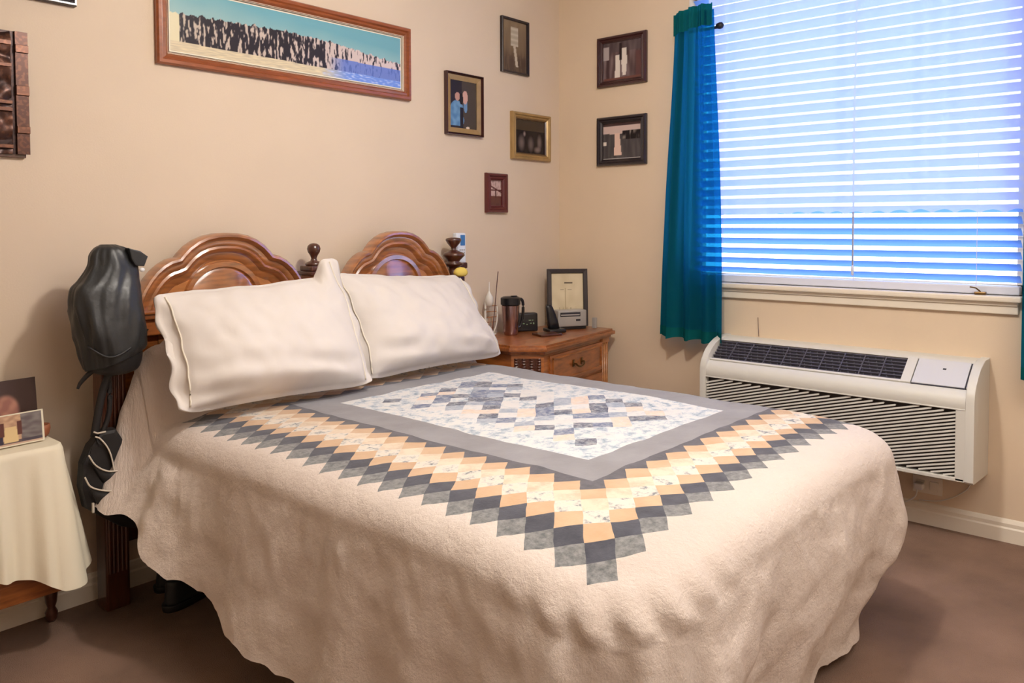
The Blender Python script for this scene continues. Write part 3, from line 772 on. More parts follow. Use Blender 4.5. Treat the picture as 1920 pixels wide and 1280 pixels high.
# ------------------------------------------------------------------ things hung on the bed posts
def loft(bm, secs, seg=28, wr=0.0, seed=0, p=2.4):
    rings = []
    for z, x0, x1, y0, y1 in secs:
        cx, cy, rx, ry = (x0 + x1) / 2, (y0 + y1) / 2, (x1 - x0) / 2, (y1 - y0) / 2; ring = []
        for k in range(seg):
            a = 2 * PI * k / seg; ca, sa = cos(a), sin(a)
            s = (abs(ca) ** p + abs(sa) ** p) ** (-1 / p)
            w = 1 + wr * 1.6 * N(ca * 1.5 + seed, z * 9, sa * 1.5) + wr * (1 - abs(N(ca * 3.2, z * 7 + seed, sa * 3.2)) * 4) * 0.8 + wr * 0.5 * sin(a * 5 + z * 14)
            ring.append(bm.verts.new((cx + rx * s * ca * w, cy + ry * s * sa * w, z)))
        rings.append(ring)
    for a, b in zip(rings, rings[1:]):
        for k in range(seg): bm.faces.new((a[k], a[(k + 1) % seg], b[(k + 1) % seg], b[k]))
    bm.faces.new(list(reversed(rings[0]))); bm.faces.new(rings[-1])
def interp(secs, n=4):
    P = [Vector(s[:3]) for s in secs]; Q = [Vector((s[3], s[4], 0)) for s in secs]
    a, b = spline(P, n), spline(Q, n); return [(p[0], p[1], p[2], q[0], q[1]) for p, q in zip(a, b)]
bg = thing('drawstring_bag', 'black nylon bag slung over the left bed post', 'bag', (-2.51, -0.215, 0.77))
bm = BM(); loft(bm, interp([(0.820, -2.585, -2.423, -0.29, -0.155), (0.85, -2.598, -2.418, -0.30, -0.15), (0.90, -2.610, -2.415, -0.305, -0.148), (0.96, -2.620, -2.418, -0.30, -0.148), (1.03, -2.617, -2.422, -0.285, -0.15), (1.06, -2.595, -2.426, -0.275, -0.152),
     (1.10, -2.570, -2.430, -0.265, -0.155), (1.135, -2.562, -2.440, -0.255, -0.16), (1.155, -2.548, -2.462, -0.245, -0.17), (1.166, -2.53, -2.49, -0.225, -0.19)], 7), 72, 0.055, 3)
for v in bm.verts:      # lower edge of the shell slants up to the right
    if v.co.z < 0.86: v.co.z += 0.030 * (v.co.x + 2.5) / 0.09 * (0.86 - v.co.z) / 0.04
obj('shell', bm, 'bag', bg, True)
bm = BM(); loft(bm, interp([(0.770, -2.535, -2.465, -0.25, -0.17), (0.780, -2.560, -2.440, -0.27, -0.158), (0.80, -2.575, -2.428, -0.28, -0.152), (0.83, -2.588, -2.422, -0.285, -0.152), (0.87, -2.59, -2.424, -0.285, -0.152)]), 32, 0.02, 5)
obj('base_pocket', bm, 'black', bg, True)
bm = BM(); add_prism(bm, [(-2.47, 1.155), (-2.435, 1.145), (-2.412, 1.128), (-2.424, 1.098), (-2.45, 1.10), (-2.462, 1.12)], back_wall(-0.215), 0.02, 0.05, 0.004); obj('top_flap', bm, 'bag', bg)
bm = BM(); add_lathe(bm, [(0.001, 0), (0.008, 0.002), (0.008, 0.005), (0.001, 0.007)], 0, 0, 14)
for v in bm.verts: v.co = Vector((-2.436 + v.co.x, -0.270 - v.co.z, 1.088 + v.co.y * 0.8))
obj('snap', bm, 'snap_white', bg, True)
bm = BM(); add_tube(bm, spline([(-2.60, -0.27, 0.87), (-2.55, -0.302, 0.835), (-2.49, -0.302, 0.855), (-2.43, -0.27, 0.895), (-2.408, -0.24, 0.898)], 6), 0.0035, 6); obj('drawcord', bm, 'black', bg, True)
bm = BM(); pts = spline([(-2.545, -0.22, 0.80), (-2.572, -0.215, 0.782), (-2.597, -0.21, 0.755), (-2.606, -0.21, 0.738)], 5)
add_tube(bm, pts, 0.006, 8, rs=[0.010 - 0.006 * k / (len(pts) - 1) for k in range(len(pts))]); obj('strap_end', bm, 'black', bg, True)

sb = thing('shoulder_bag', 'black bag with pale piping hanging low beside the left bed post', 'bag', (-2.52, -0.20, 0.27))
YS = -0.205
bm = BM()
add_prism(bm, [(-2.572, 0.56), (-2.545, 0.60), (-2.50, 0.60), (-2.455, 0.52), (-2.43, 0.40), (-2.425, 0.32), (-2.445, 0.272), (-2.49, 0.29), (-2.545, 0.335), (-2.592, 0.375), (-2.604, 0.44), (-2.598, 0.51)], back_wall(YS + 0.035), 0.0, 0.05, 0.012)
obj('pouch', bm, 'black', sb)
for k, (pa, off) in enumerate((([(-2.567, 0.590), (-2.552, 0.580), (-2.530, 0.545), (-2.518, 0.500), (-2.512, 0.44)], 0.026), ([(-2.590, 0.540), (-2.570, 0.505), (-2.535, 0.480), (-2.49, 0.474), (-2.45, 0.475)], 0.034), ([(-2.606, 0.480), (-2.590, 0.448), (-2.555, 0.428), (-2.51, 0.415), (-2.46, 0.41)], 0.044))):
    bm = BM(); cv = spline([(x, YS - off, z) for x, z in pa], 8)
    low = [Vector((p.x + 0.03, YS - off + 0.02, p.z - 0.07)) for p in cv]
    V1 = [bm.verts.new(p) for p in cv]; V2 = [bm.verts.new(p) for p in low]
    V3 = [bm.verts.new(p + Vector((0, 0.008, 0))) for p in cv]; V4 = [bm.verts.new(p + Vector((0, 0.008, 0))) for p in low]
    for A, B in ((V1, V2), (V3, V4), (V1, V3), (V2, V4)):
        for q in range(len(cv) - 1): bm.faces.new((A[q], A[q + 1], B[q + 1], B[q]))
    po = obj('pocket', bm, 'black', sb, True)
    bm = BM(); add_tube(bm, cv, 0.0024, 8); obj('piping', bm, 'piping', po, True)
bm = BM(); add_tube(bm, spline([(-2.510, YS, 0.775), (-2.532, YS, 0.72), (-2.548, YS, 0.65), (-2.560, YS, 0.585)], 6), 0.012, 8, None); add_tube(bm, spline([(-2.515, YS, 0.775), (-2.512, YS, 0.70), (-2.518, YS, 0.64), (-2.54, YS, 0.585)], 6), 0.008, 8)
obj('shoulder_strap', bm, 'black', sb, True)
bm = BM(); add_tube(bm, [(-2.566, YS - 0.012, 0.602), (-2.555, YS - 0.014, 0.596), (-2.532, YS - 0.014, 0.597)], 0.0028, 6); obj('buckle', bm, 'piping', sb, True)
bm = BM(); add_box(bm, -2.578, -2.572, YS - 0.022, YS - 0.014, 0.36, 0.39, bev=0.001); obj('tab', bm, 'piping', sb)

# phone-like white handset behind the right finial, yellow sponge on the post
dv = thing('white_handset', 'white handset with small blue screen behind the right bed finial', 'handset', (-0.842, -0.055, 1.035))
bm = BM(); add_box(bm, -0.872, -0.806, -0.066, -0.036, 1.04, 1.185, bev=0.012, seg=4); obj('body', bm, 'white_dev', dv, 'auto')
bm = BM(); add_box(bm, -0.846, -0.816, -0.0685, -0.064, 1.125, 1.175, bev=0.003); obj('screen', bm, 'screen', dv)
bm = BM()
for a in range(3):
    for b in range(3): add_box(bm, -0.852 + a * 0.013, -0.844 + a * 0.013, -0.068, -0.064, 1.075 + b * 0.013, 1.082 + b * 0.013, bev=0.001)
obj('keys', bm, 'silver', dv)
bm = BM(); add_box(bm, -0.872, -0.800, -0.07, -0.030, 1.015, 1.045, bev=0.008); obj('cradle', bm, 'wood_dk', dv)
bm = BM(); add_lathe(bm, [(0.002, 0.987), (0.026, 0.99), (0.036, 0.998), (0.038, 1.008), (0.032, 1.02), (0.02, 1.028), (0.002, 1.031)], -0.955, -0.175, 20, sx=1, sy=0.7)
one('yellow_sponge', 'small yellow rounded item tucked under the right bed finial', 'sponge', bm, 'yellow', (-0.905, -0.175, 0.987), smooth_=True)

# ------------------------------------------------------------------ nightstand
ns = thing('nightstand', 'honey brown wooden nightstand with canted corner right of the bed', 'nightstand', (-0.45, -0.25, 0))
def planpoly(ins=0.0):
    P = [(-0.05 - ins, -0.045), (-0.05 - ins, -0.405 + ins), (-0.752 + ins * 0.55, -0.513 + ins * 1.1), (-0.862 + ins, -0.385 + ins * 0.45), (-0.862 + ins, -0.045)]
    return P
ident = lambda u, v, d: Vector((u, v, d))
bm = BM(); add_prism(bm, planpoly(0.0), ident, 0.652, 0.672, 0.006); add_prism(bm, planpoly(0.010), ident, 0.668, 0.682, 0.004); add_prism(bm, planpoly(0.016), ident, 0.638, 0.655, 0.004)
obj('top', bm, 'wood_x', ns, 'auto')
bm = BM(); add_prism(bm, planpoly(0.028), ident, 0.07, 0.645, 0.003); obj('carcass', bm, 'wood', ns, 'auto')
bm = BM(); add_prism(bm, planpoly(0.012), ident, 0.0, 0.08, 0.006); obj('plinth', bm, 'wood_dk', ns, 'auto')
# front face basis
q0 = Vector((-0.735, -0.480, 0)); q1 = Vector((-0.080, -0.3795, 0)); fu = (q1 - q0).normalized(); fn = Vector((fu.y, -fu.x, 0)); FW = (q1 - q0).length
def front(u, v, d): return q0 + fu * u + Vector((0, 0, v)) + fn * d
def fbox(bm, u0, u1, v0, v1, d0, d1, bev=0.003):
    pr = add_box(bm, u0, u1, d0, d1, v0, v1, bev)
    for v in pr: v.co = front(v.co.x, v.co.z, v.co.y)
dr = None
bm = BM(); fbox(bm, 0.045, FW - 0.085, 0.485, 0.625, -0.006, 0.012, 0.004)
dr = obj('drawer', bm, 'wood_x', ns)
bm = BM()
for a in ((0.06, FW - 0.10, 0.603, 0.612), (0.06, FW - 0.10, 0.498, 0.507), (0.06, 0.07, 0.498, 0.612), (FW - 0.11, FW - 0.10, 0.498, 0.612)): fbox(bm, *a, 0.008, 0.017, 0.002)
obj('drawer_bead', bm, 'wood', dr)
bm = BM(); uc = FW * 0.5 - 0.03
for s in (-1, 1):
    fbox(bm, uc + s * 0.042 - 0.009, uc + s * 0.042 + 0.009, 0.545, 0.578, 0.012, 0.017, 0.003); fbox(bm, uc + s * 0.042 - 0.004, uc + s * 0.042 + 0.004, 0.556, 0.564, 0.016, 0.030, 0.002)
add_tube(bm, spline([front(uc - 0.042, 0.560, 0.028), front(uc - 0.03, 0.548, 0.033), front(uc, 0.543, 0.034), front(uc + 0.03, 0.548, 0.033), front(uc + 0.042, 0.560, 0.028)], 6), 0.0045, 8)
obj('handle', bm, 'brass', dr)
for v0, v1 in ((0.30, 0.47), (0.11, 0.285)):
    bm = BM(); fbox(bm, 0.045, FW - 0.085, v0, v1, -0.006, 0.012, 0.004); d2 = obj('drawer', bm, 'wood_x', ns)
    bm = BM(); zc = (v0 + v1) / 2; add_tube(bm, spline([front(uc - 0.042, zc, 0.012), front(uc - 0.04, zc - 0.006, 0.03), front(uc, zc - 0.014, 0.034), front(uc + 0.04, zc - 0.006, 0.03), front(uc + 0.042, zc, 0.012)], 6), 0.0045, 8); obj('handle', bm, 'brass', d2)
bm = BM()
for s in (FW - 0.068, FW - 0.045, FW - 0.022): add_tube(bm, [front(s, 0.10, 0.002), front(s, 0.63, 0.002)], 0.008, 8)
fbox(bm, FW - 0.08, FW - 0.005, 0.615, 0.640, -0.004, 0.012)
obj('corner_pilaster', bm, 'wood_lt', ns, True)
# carved canted corner
c0 = Vector((-0.8325, -0.372, 0)); c1 = Vector((-0.737, -0.482, 0)); cu = (c1 - c0).normalized(); cn = Vector((-0.755, -0.655, 0)); CW = (c1 - c0).length
def CR(u, v): 
    return 0.003 + 0.006 * max(0, sin(u * PI * 7)) * (0.6 + 0.4 * sin(v * 60)) + 0.002 * N(u * 20, v * 60)
bm = BM(); add_grid(bm, 60, 60, lambda i, j: c0 + cu * (0.012 + (CW - 0.024) * i / 60) + Vector((0, 0, 0.50 + 0.12 * j / 60)) + cn * CR(i / 60, j / 60)); obj('carved_corner', bm, 'wood_dk', ns, True)

ZN = 0.683
def rot(cx, cy, a):
    return Matrix.Translation((cx, cy, 0)) @ Matrix.Rotation(a, 4, 'Z')
# travel mug
cx, cy = -0.590, -0.155
mg = thing('travel_mug', 'tall stainless steel travel mug with black lid and handle on the nightstand', 'mug', (cx, cy, ZN))
bm = BM(); add_lathe(bm, [(0.030, ZN), (0.033, ZN + 0.004), (0.037, ZN + 0.02), (0.044, ZN + 0.145), (0.042, ZN + 0.147)], cx, cy, 32); obj('cup', bm, 'steel', mg, 'auto')
bm = BM(); add_lathe(bm, [(0.041, ZN + 0.147), (0.049, ZN + 0.150), (0.049, ZN + 0.182), (0.038, ZN + 0.188), (0.01, ZN + 0.189)], cx, cy, 32); add_box(bm, cx - 0.012, cx + 0.016, cy - 0.03, cy - 0.01, ZN + 0.186, ZN + 0.194, bev=0.003); obj('lid', bm, 'blk_plastic', mg, 'auto')
dxy = Vector((0.82, -0.30, 0)).normalized()
bm = BM(); add_tube(bm, spline([Vector((cx, cy, ZN + 0.172)) + dxy * 0.036, Vector((cx, cy, ZN + 0.172)) + dxy * 0.060, Vector((cx, cy, ZN + 0.15)) + dxy * 0.070, Vector((cx, cy, ZN + 0.09)) + dxy * 0.068, Vector((cx, cy, ZN + 0.04)) + dxy * 0.055, Vector((cx, cy, ZN + 0.03)) + dxy * 0.034], 6), 0.0075, 10); obj('handle', bm, 'blk_plastic', mg, True)
bm = BM(); add_tube(bm, [(cx - 0.062, cy + 0.065, ZN + 0.002), (cx - 0.022, cy + 0.062, ZN + 0.31)], 0.0022, 8)
one('incense_stick', 'thin dark stick rising behind the steel travel mug', 'stick', bm, 'incense', (cx - 0.062, cy + 0.065, ZN))
# white openwork ornament with a spire
ox, oy = -0.590 - 0.055, -0.075
og = thing('white_ornament', 'white openwork ornament with slim spire, leftmost item on the nightstand', 'ornament', (ox, oy, ZN))
r1 = Vector((0.66, -0.75, 0))
def op(u, z): return Vector((ox, oy, ZN + z)) + r1 * u
bm = BM(); add_tube(bm, spline([op(-0.006, 0.0), op(-0.024, 0.05), op(-0.028, 0.10), op(-0.027, 0.15), op(-0.018, 0.185), op(0.0, 0.198)], 8), 0.0055, 8)
add_tube(bm, spline([op(0.008, 0.0), op(0.026, 0.05), op(0.031, 0.10), op(0.030, 0.14)], 8), 0.004, 8)
add_lathe(bm, [(0.003, ZN - 0.0), (0.026, ZN + 0.001), (0.026, ZN + 0.006), (0.005, ZN + 0.010)], ox, oy, 20); obj('frame_ribs', bm, 'white_pl', og, True)
bm = BM(); add_lathe(bm, [(0.004, ZN + 0.135), (0.016, ZN + 0.145), (0.021, ZN + 0.165), (0.019, ZN + 0.185), (0.010, ZN + 0.200), (0.003, ZN + 0.215), (0.0015, ZN + 0.26)], ox - 0.006, oy + 0.006, 20); obj('spire', bm, 'white_pl', og, True)
bm = BM()
for zz, wv in ((0.03, 0.013), (0.06, 0.024), (0.085, 0.028), (0.112, 0.028), (0.14, 0.028)): add_tube(bm, [op(-wv, zz), op(wv, zz + 0.003)], 0.002, 6)
for uu in (-0.010, 0.006): add_tube(bm, [op(uu, 0.0), op(uu, 0.09)], 0.0016, 6)
obj('crossbars', bm, 'wood_lt', og, True)
# black clock radio
ck = thing('clock_radio', 'small black clock with pale digits behind the travel mug', 'clock', (-0.42, -0.10, ZN))
R = rot(-0.425, -0.115, -0.60)
bm = BM(); g = add_box(bm, -0.055, 0.055, -0.028, 0.03, ZN, ZN + 0.092, bev=0.008, seg=3)
for v in g: 
    v.co.y += 0.10 * (v.co.z - ZN) * 0.3; v.co = R @ v.co
obj('case', bm, 'blk_plastic', ck, 'auto')
bm = BM()
for k, (x, z, w, h) in enumerate(((-0.030, 0.058, 0.010, 0.004), (-0.034, 0.048, 0.005, 0.010), (-0.026, 0.038, 0.010, 0.004), (0.006, 0.055, 0.012, 0.003), (0.024, 0.055, 0.006, 0.003), (0.012, 0.040, 0.010, 0.003), (-0.006, 0.034, 0.006, 0.003), (0.03, 0.036, 0.004, 0.008))):
    g = add_box(bm, x, x + w, -0.0305, -0.0285, ZN + z, ZN + z + h)
    for v in g: v.co.y += 0.10 * (v.co.z - ZN) * 0.3; v.co = R @ v.co
obj('dial_marks', bm, 'green_txt', ck)
# black telephone handset in cradle
tp_ = thing('telephone', 'black cordless telephone standing in its cradle on the nightstand', 'telephone', (-0.36, -0.22, ZN))
R = rot(-0.365, -0.250, -0.5)
bm = BM()
g = add_box(bm, -0.045, 0.045, -0.05, 0.045, ZN, ZN + 0.018, bev=0.007, seg=3)
for v in g: v.co = R @ v.co
obj('cradle', bm, 'blk_plastic', tp_, 'auto')
bm = BM(); loft(bm, [(ZN + 0.012, -0.028, 0.032, -0.014, 0.02), (ZN + 0.05, -0.026, 0.030, -0.012, 0.018), (ZN + 0.09, -0.022, 0.024, -0.008, 0.018), (ZN + 0.125, -0.020, 0.016, -0.004, 0.018), (ZN + 0.138, -0.014, 0.008, 0.0, 0.016)], 20, 0, p=3.5)
for v in bm.verts: v.co.x -= 0.18 * (v.co.z - ZN); v.co = R @ v.co
obj('handset', bm, 'blk_plastic', tp_, True)
# silver radio
rd = thing('silver_radio', 'small silver box radio with dark slot in front of framed certificate', 'radio', (-0.22, -0.22, ZN))
R = rot(-0.215, -0.235, -0.50)
bm = BM(); g = add_box(bm, -0.080, 0.080, -0.032, 0.038, ZN + 0.014, ZN + 0.098, bev=0.006, seg=3)
for v in g: v.co = R @ v.co
obj('case', bm, 'silver', rd, 'auto')
bm = BM(); g = add_box(bm, -0.078, 0.078, -0.030, 0.036, ZN, ZN + 0.016, bev=0.002)
for v in g: v.co = R @ v.co
obj('foot_plate', bm, 'blk_plastic', rd)
bm = BM()
for a in ((-0.068, 0.045, 0.066, 0.088), (0.020, 0.045, 0.042, 0.052)):
    g = add_box(bm, a[0], a[1], -0.0335, -0.031, ZN + a[2], ZN + a[3], bev=0.001)
    for v in g: v.co = R @ v.co
obj('slot', bm, 'ac_dk', rd)
bm = BM(); g = add_box(bm, -0.065, 0.040, -0.035, -0.033, ZN + 0.072, ZN + 0.078, bev=0.0005)
for v in g: v.co = R @ v.co
obj('tuning_strip', bm, 'silver', rd)
# black framed certificate leaning on the wall
cf = thing('framed_certificate', 'black framed cream certificate standing on the back of the nightstand', 'picture frame', (-0.16, -0.15, ZN))
fc = Vector((-0.155, -0.175, ZN + 0.003)); fu2 = Vector((0.72, -0.694, 0)).normalized(); fn2 = Vector((-0.694, -0.72, 0)).normalized(); tilt = 0.10
# bottom right corner near (-0.09,-0.25)
def cfr(u, v, d):
    up = Vector((0, 0, 1)) * cos(tilt) - fn2 * sin(tilt); nn = fn2 * cos(tilt) + Vector((0, 0, 1)) * sin(tilt)
    return fc + fu2 * u + up * v + nn * d
CWd, CH = 0.215, 0.302
frame_part('moulding', cfr, -CWd / 2, CWd / 2, 0, CH, 0.024, [(0, -0.008)] + FLATP[1:-1] + [(1, 0.004)], 'black_frame', cf)
def cert(u, v):
    c = mixc((206, 190, 156), (220, 206, 174), 0.5 + N(u * 4, v * 4))
    if abs(v - 0.80) < 0.012 and 0.40 < u < 0.66: c = (96, 84, 70)
    if abs(v - 0.66) < 0.008 and (0.28 < u < 0.40 or 0.5 < u < 0.64): c = (120, 106, 88)
    if abs(u - 0.44) < 0.012 and 0.1 < v < 0.7: c = (178, 160, 128)
    if v < 0.3 and (int(u * 26) % 3 == 0) and 0.2 < u < 0.7: c = (186, 170, 138)
    return c
painted('print', cfr, -CWd / 2 + 0.022, CWd / 2 - 0.022, 0.022, CH - 0.022, 0.006, 70, 100, cert, cf)
bm = BM(); add_prism(bm, [(-CWd / 2, 0.002), (CWd / 2, 0.002), (CWd / 2, CH - 0.002), (-CWd / 2, CH - 0.002)], cfr, -0.010, 0.003); obj('backing', bm, 'black', cf)
bm = BM(); add_box(bm, -0.128, -0.110, -0.335, -0.312, ZN, ZN + 0.055, bev=0.004)
one('lighter', 'tiny grey upright box at the foot of the framed certificate', 'box', bm, 'silver', (-0.119, -0.324, ZN))
bm = BM(); g = add_box(bm, -0.06, 0.06, -0.045, 0.045, ZN, ZN + 0.010, bev=0.003)
R = rot(-0.485, -0.30, -0.35)
for v in g: v.co = R @ v.co
one('notebook', 'thin dark notebook lying on the nightstand before the telephone', 'notebook', bm, 'wood_dk', (-0.485, -0.30, ZN))

# ------------------------------------------------------------------ wall air conditioner
ac = thing('air_conditioner', 'beige wall air conditioner with louvred grille under the window', 'air conditioner', (-0.125, -1.55, 0.25))
AY0, AY1 = -2.103, -1.000
prof = [(0, 0.250), (-0.244, 0.268), (-0.25, 0.275), (-0.25, 0.565), (-0.246, 0.578), (-0.235, 0.592), (-0.218, 0.606), (-0.10, 0.688), (-0.085, 0.694), (-0.06, 0.697), (0, 0.697)]
# end caps with curved shoulders
endprof = [(0, 0.247), (-0.246, 0.264), (-0.254, 0.272), (-0.254, 0.570), (-0.250, 0.592), (-0.240, 0.612), (-0.222, 0.632), (-0.195, 0.655), (-0.16, 0.676), (-0.12, 0.692), (-0.08, 0.700), (0, 0.702)]
def xz(y): return lambda u, v, d: Vector((u, y + d, v))
bm = BM(); add_prism(bm, endprof, xz(AY0), 0, 0.030, 0.003); obj('end_cap', bm, 'ac', ac, 'auto')
bm = BM(); add_prism(bm, endprof, xz(AY1), -0.030, 0.0, 0.003); obj('end_cap', bm, 'ac', ac, 'auto')
bm = BM(); add_prism(bm, [(-0.008, 0.258), (-0.225, 0.275), (-0.225, 0.560), (-0.20, 0.590), (-0.09, 0.672), (-0.008, 0.680)], xz(AY0), 0.029, AY1 - AY0 - 0.029); obj('chassis', bm, 'ac_gap', ac)
# front bezel: top band and bottom lip
bm = BM(); add_prism(bm, [(-0.22, 0.535), (-0.25, 0.535), (-0.253, 0.540), (-0.253, 0.565), (-0.247, 0.583), (-0.235, 0.597), (-0.22, 0.606), (-0.20, 0.60)], xz(AY0), 0.030, AY1 - AY0 - 0.030); 
add_prism(bm, [(-0.105, 0.686), (-0.09, 0.692), (-0.06, 0.697), (0, 0.697), (0, 0.67), (-0.09, 0.67)], xz(AY0), 0.030, AY1 - AY0 - 0.030)
obj('front_band', bm, 'ac', ac, 'auto')
bm = BM(); add_box(bm, -0.2555, -0.250, AY0 + 0.030, AY1 - 0.030, 0.5345, 0.5395, bev=0.002); add_box(bm, -0.254, -0.22, AY0 + 0.03, AY1 - 0.03, 0.268, 0.282, bev=0.003)
add_box(bm, -0.254, -0.22, AY0 + 0.028, AY0 + 0.062, 0.27, 0.536, bev=0.003)
obj('grille_surround', bm, 'ac', ac)
# grille: slanted louvres
bm = BM(); GY0, GY1 = AY0 + 0.060, AY1 - 0.032; sl = 0.27; step = 0.0135
zc = 0.282 - (GY1 - GY0) * sl
while zc < 0.536:
    ya, yb = GY0, GY1     # blade rises toward the window's right end
    za, zb = zc + sl * (GY1 - GY0), zc            # z at ya (right) / yb (left)
    def zz(y): return zc + (GY1 - y) * sl
    # clip
    pts = []
    for s in range(25):
        y = GY0 + (GY1 - GY0) * s / 24; z = zz(y)
        if 0.284 <= z <= 0.532: pts.append((y, z))
    if len(pts) >= 2:
        hw = 0.0036
        a = [bm.verts.new((-0.249, y, z + hw)) for y, z in pts]; b = [bm.verts.new((-0.2495, y, z - hw)) for y, z in pts]; c = [bm.verts.new((-0.235, y, z - hw + 0.004)) for y, z in pts]
        for q in range(len(pts) - 1): bm.faces.new((a[q], a[q + 1], b[q + 1], b[q])); bm.faces.new((b[q], b[q + 1], c[q + 1], c[q]))
    zc += step
obj('louvre_grille', bm, 'ac', ac, flip=True)
# sloping outlet vent
s0 = Vector((-0.214, 0, 0.611)); s1 = Vector((-0.105, 0, 0.687)); sd = (s1 - s0); SLn = sd.length; sd.normalize(); sn = Vector((-sd.z, 0, sd.x))
def slope(y, s, d): return s0 + sd * s + sn * d + Vector((0, y, 0))
def sbox(bm, y0, y1, a, b, d0, d1, bev=0.002):
    g = add_box(bm, y0, y1, a, b, d0, d1, bev)
    for v in g: v.co = slope(v.co.x, v.co.y, v.co.z)
VY0, VY1 = -1.838, -1.034
bm = BM(); sbox(bm, VY0, VY1, 0.006, SLn - 0.002, -0.03, -0.012, 0); obj('vent_well', bm, 'ac_dk', ac)
bm = BM()
for k in range(7):
    s = 0.012 + k * (SLn - 0.02) / 6
    sbox(bm, VY0, VY1, s - 0.002, s + 0.002, -0.012, -0.002, 0)
for k in range(1, 10):
    y = VY0 + (VY1 - VY0) * k / 10; sbox(bm, y - 0.002, y + 0.002, 0.006, SLn - 0.004, -0.010, 0.0, 0)
for k in range(26):
    y = VY0 + 0.02 + (VY1 - VY0 - 0.03) * k / 26
    a = [slope(y, 0.008, -0.010), slope(y + 0.045 if y + 0.045 < VY1 else VY1, SLn - 0.006, -0.010)]
    add_tube(bm, a, 0.0022, 4)
obj('vent_vanes', bm, 'ac_vane', ac)
bm = BM(); sbox(bm, VY0 - 0.002, VY1 + 0.004, -0.004, 0.006, -0.02, 0.003); sbox(bm, -1.875, VY0, -0.004, SLn + 0.004, -0.02, 0.004, 0.003); obj('vent_surround', bm, 'ac', ac)
bm = BM(); sbox(bm, -2.062, -1.878, -0.002, SLn + 0.003, -0.02, 0.003, 0.003)
ld = obj('control_lid', bm, 'ac_lt', ac)
bm = BM(); sbox(bm, -1.984, -1.972, SLn * 0.62, SLn * 0.62 + 0.008, 0.002, 0.004, 0.001); obj('logo_badge', bm, 'ac_dk', ld)
bm = BM(); sbox(bm, -2.062, -1.878, -0.008, -0.003, -0.02, 0.0015, 0); sbox(bm, -2.067, -2.063, -0.006, SLn, -0.02, 0.001, 0); obj('lid_gap', bm, 'ac_dk', ac)
bm = BM(); sbox(bm, AY0 + 0.029, -2.067, -0.004, SLn + 0.004, -0.02, 0.004, 0.002); obj('lid_border', bm, 'ac', ac)

# outlet, plug and cord under the unit
ol = thing('wall_outlet', 'white electrical outlet low on the wall under the air conditioner', 'outlet', (-0.004, -1.89, 0.12))
bm = BM(); add_box(bm, -0.006, 0, -1.945, -1.835, 0.125, 0.195, bev=0.002); obj('cover_plate', bm, 'trim', ol)
bm = BM()
for y in (-1.865, -1.915): add_box(bm, -0.009, -0.005, y - 0.017, y + 0.017, 0.142, 0.178, bev=0.003)
obj('socket', bm, 'trim', ol)
pg = thing('power_plug', 'white plug and thin cable running down from the wall outlet', 'power plug', (-0.02, -1.865, 0.15))
bm = BM(); add_box(bm, -0.045, -0.0095, -1.882, -1.848, 0.145, 0.172, bev=0.006, seg=3); obj('plug_body', bm, 'white_pl', pg, 'auto')
bm = BM(); add_tube(bm, spline([(-0.03, -1.86, 0.148), (-0.035, -1.85, 0.11), (-0.035, -1.80, 0.08), (-0.03, -1.75, 0.10), (-0.022, -1.72, 0.16), (-0.02, -1.72, 0.262)], 8), 0.003, 8); obj('cable', bm, 'white_pl', pg, True)
bm = BM(); add_tube(bm, spline([(-0.008, -1.86, 0.094), (-0.008, -1.93, 0.105), (-0.008, -1.99, 0.135), (-0.008, -2.04, 0.185), (-0.010, -2.05, 0.252)], 8), 0.002, 6)
one('thin_cable', 'thin pale cable running up the wall to the air conditioner', 'cable', bm, 'white_pl', (-0.008, -1.95, 0.1), smooth_=True)
bm = BM(); add_tube(bm, spline([(-0.004, -1.163, 0.79), (-0.006, -1.166, 0.75), (-0.008, -1.170, 0.703)], 6), 0.0014, 6)
one('short_wire', 'short dark wire sticking up the wall above the air conditioner', 'wire', bm, 'incense', (-0.004, -1.17, 0.703))

# ------------------------------------------------------------------ side table with cloth and photographs
ZT = 0.585
st = thing('side_table', 'small brown wooden side table under the cream cloth at left', 'table', (-2.9, -0.13, 0))
bm = BM(); add_box(bm, -3.25, -2.660, -0.228, -0.025, ZT - 0.022, ZT, bev=0.004); obj('tabletop', bm, 'wood', st)
bm = BM(); add_box(bm, -3.22, -2.66, -0.215, -0.045, 0.205, 0.225, bev=0.004); add_box(bm, -3.22, -2.66, -0.215, -0.203, 0.150, 0.21, bev=0.003); obj('lower_shelf', bm, 'wood', st)
bm = BM(); add_box(bm, -3.22, -2.665, -0.21, -0.195, ZT - 0.08, ZT - 0.022, bev=0.002); obj('apron', bm, 'wood', st)
for x in (-2.672, -3.22):
    for y in (-0.06,):
        bm = BM(); add_lathe(bm, [(0.010, 0.0), (0.016, 0.01), (0.018, 0.03), (0.011, 0.045), (0.016, 0.06), (0.019, 0.09), (0.012, 0.115), (0.011, 0.15), (0.016, 0.17), (0.017, 0.24), (0.012, 0.28), (0.015, 0.42), (0.012, 0.50), (0.017, ZT - 0.022)], x + (0.0 if x < -3 else 0.030), y, 18)
        obj('leg', bm, 'wood_dk', st, True)
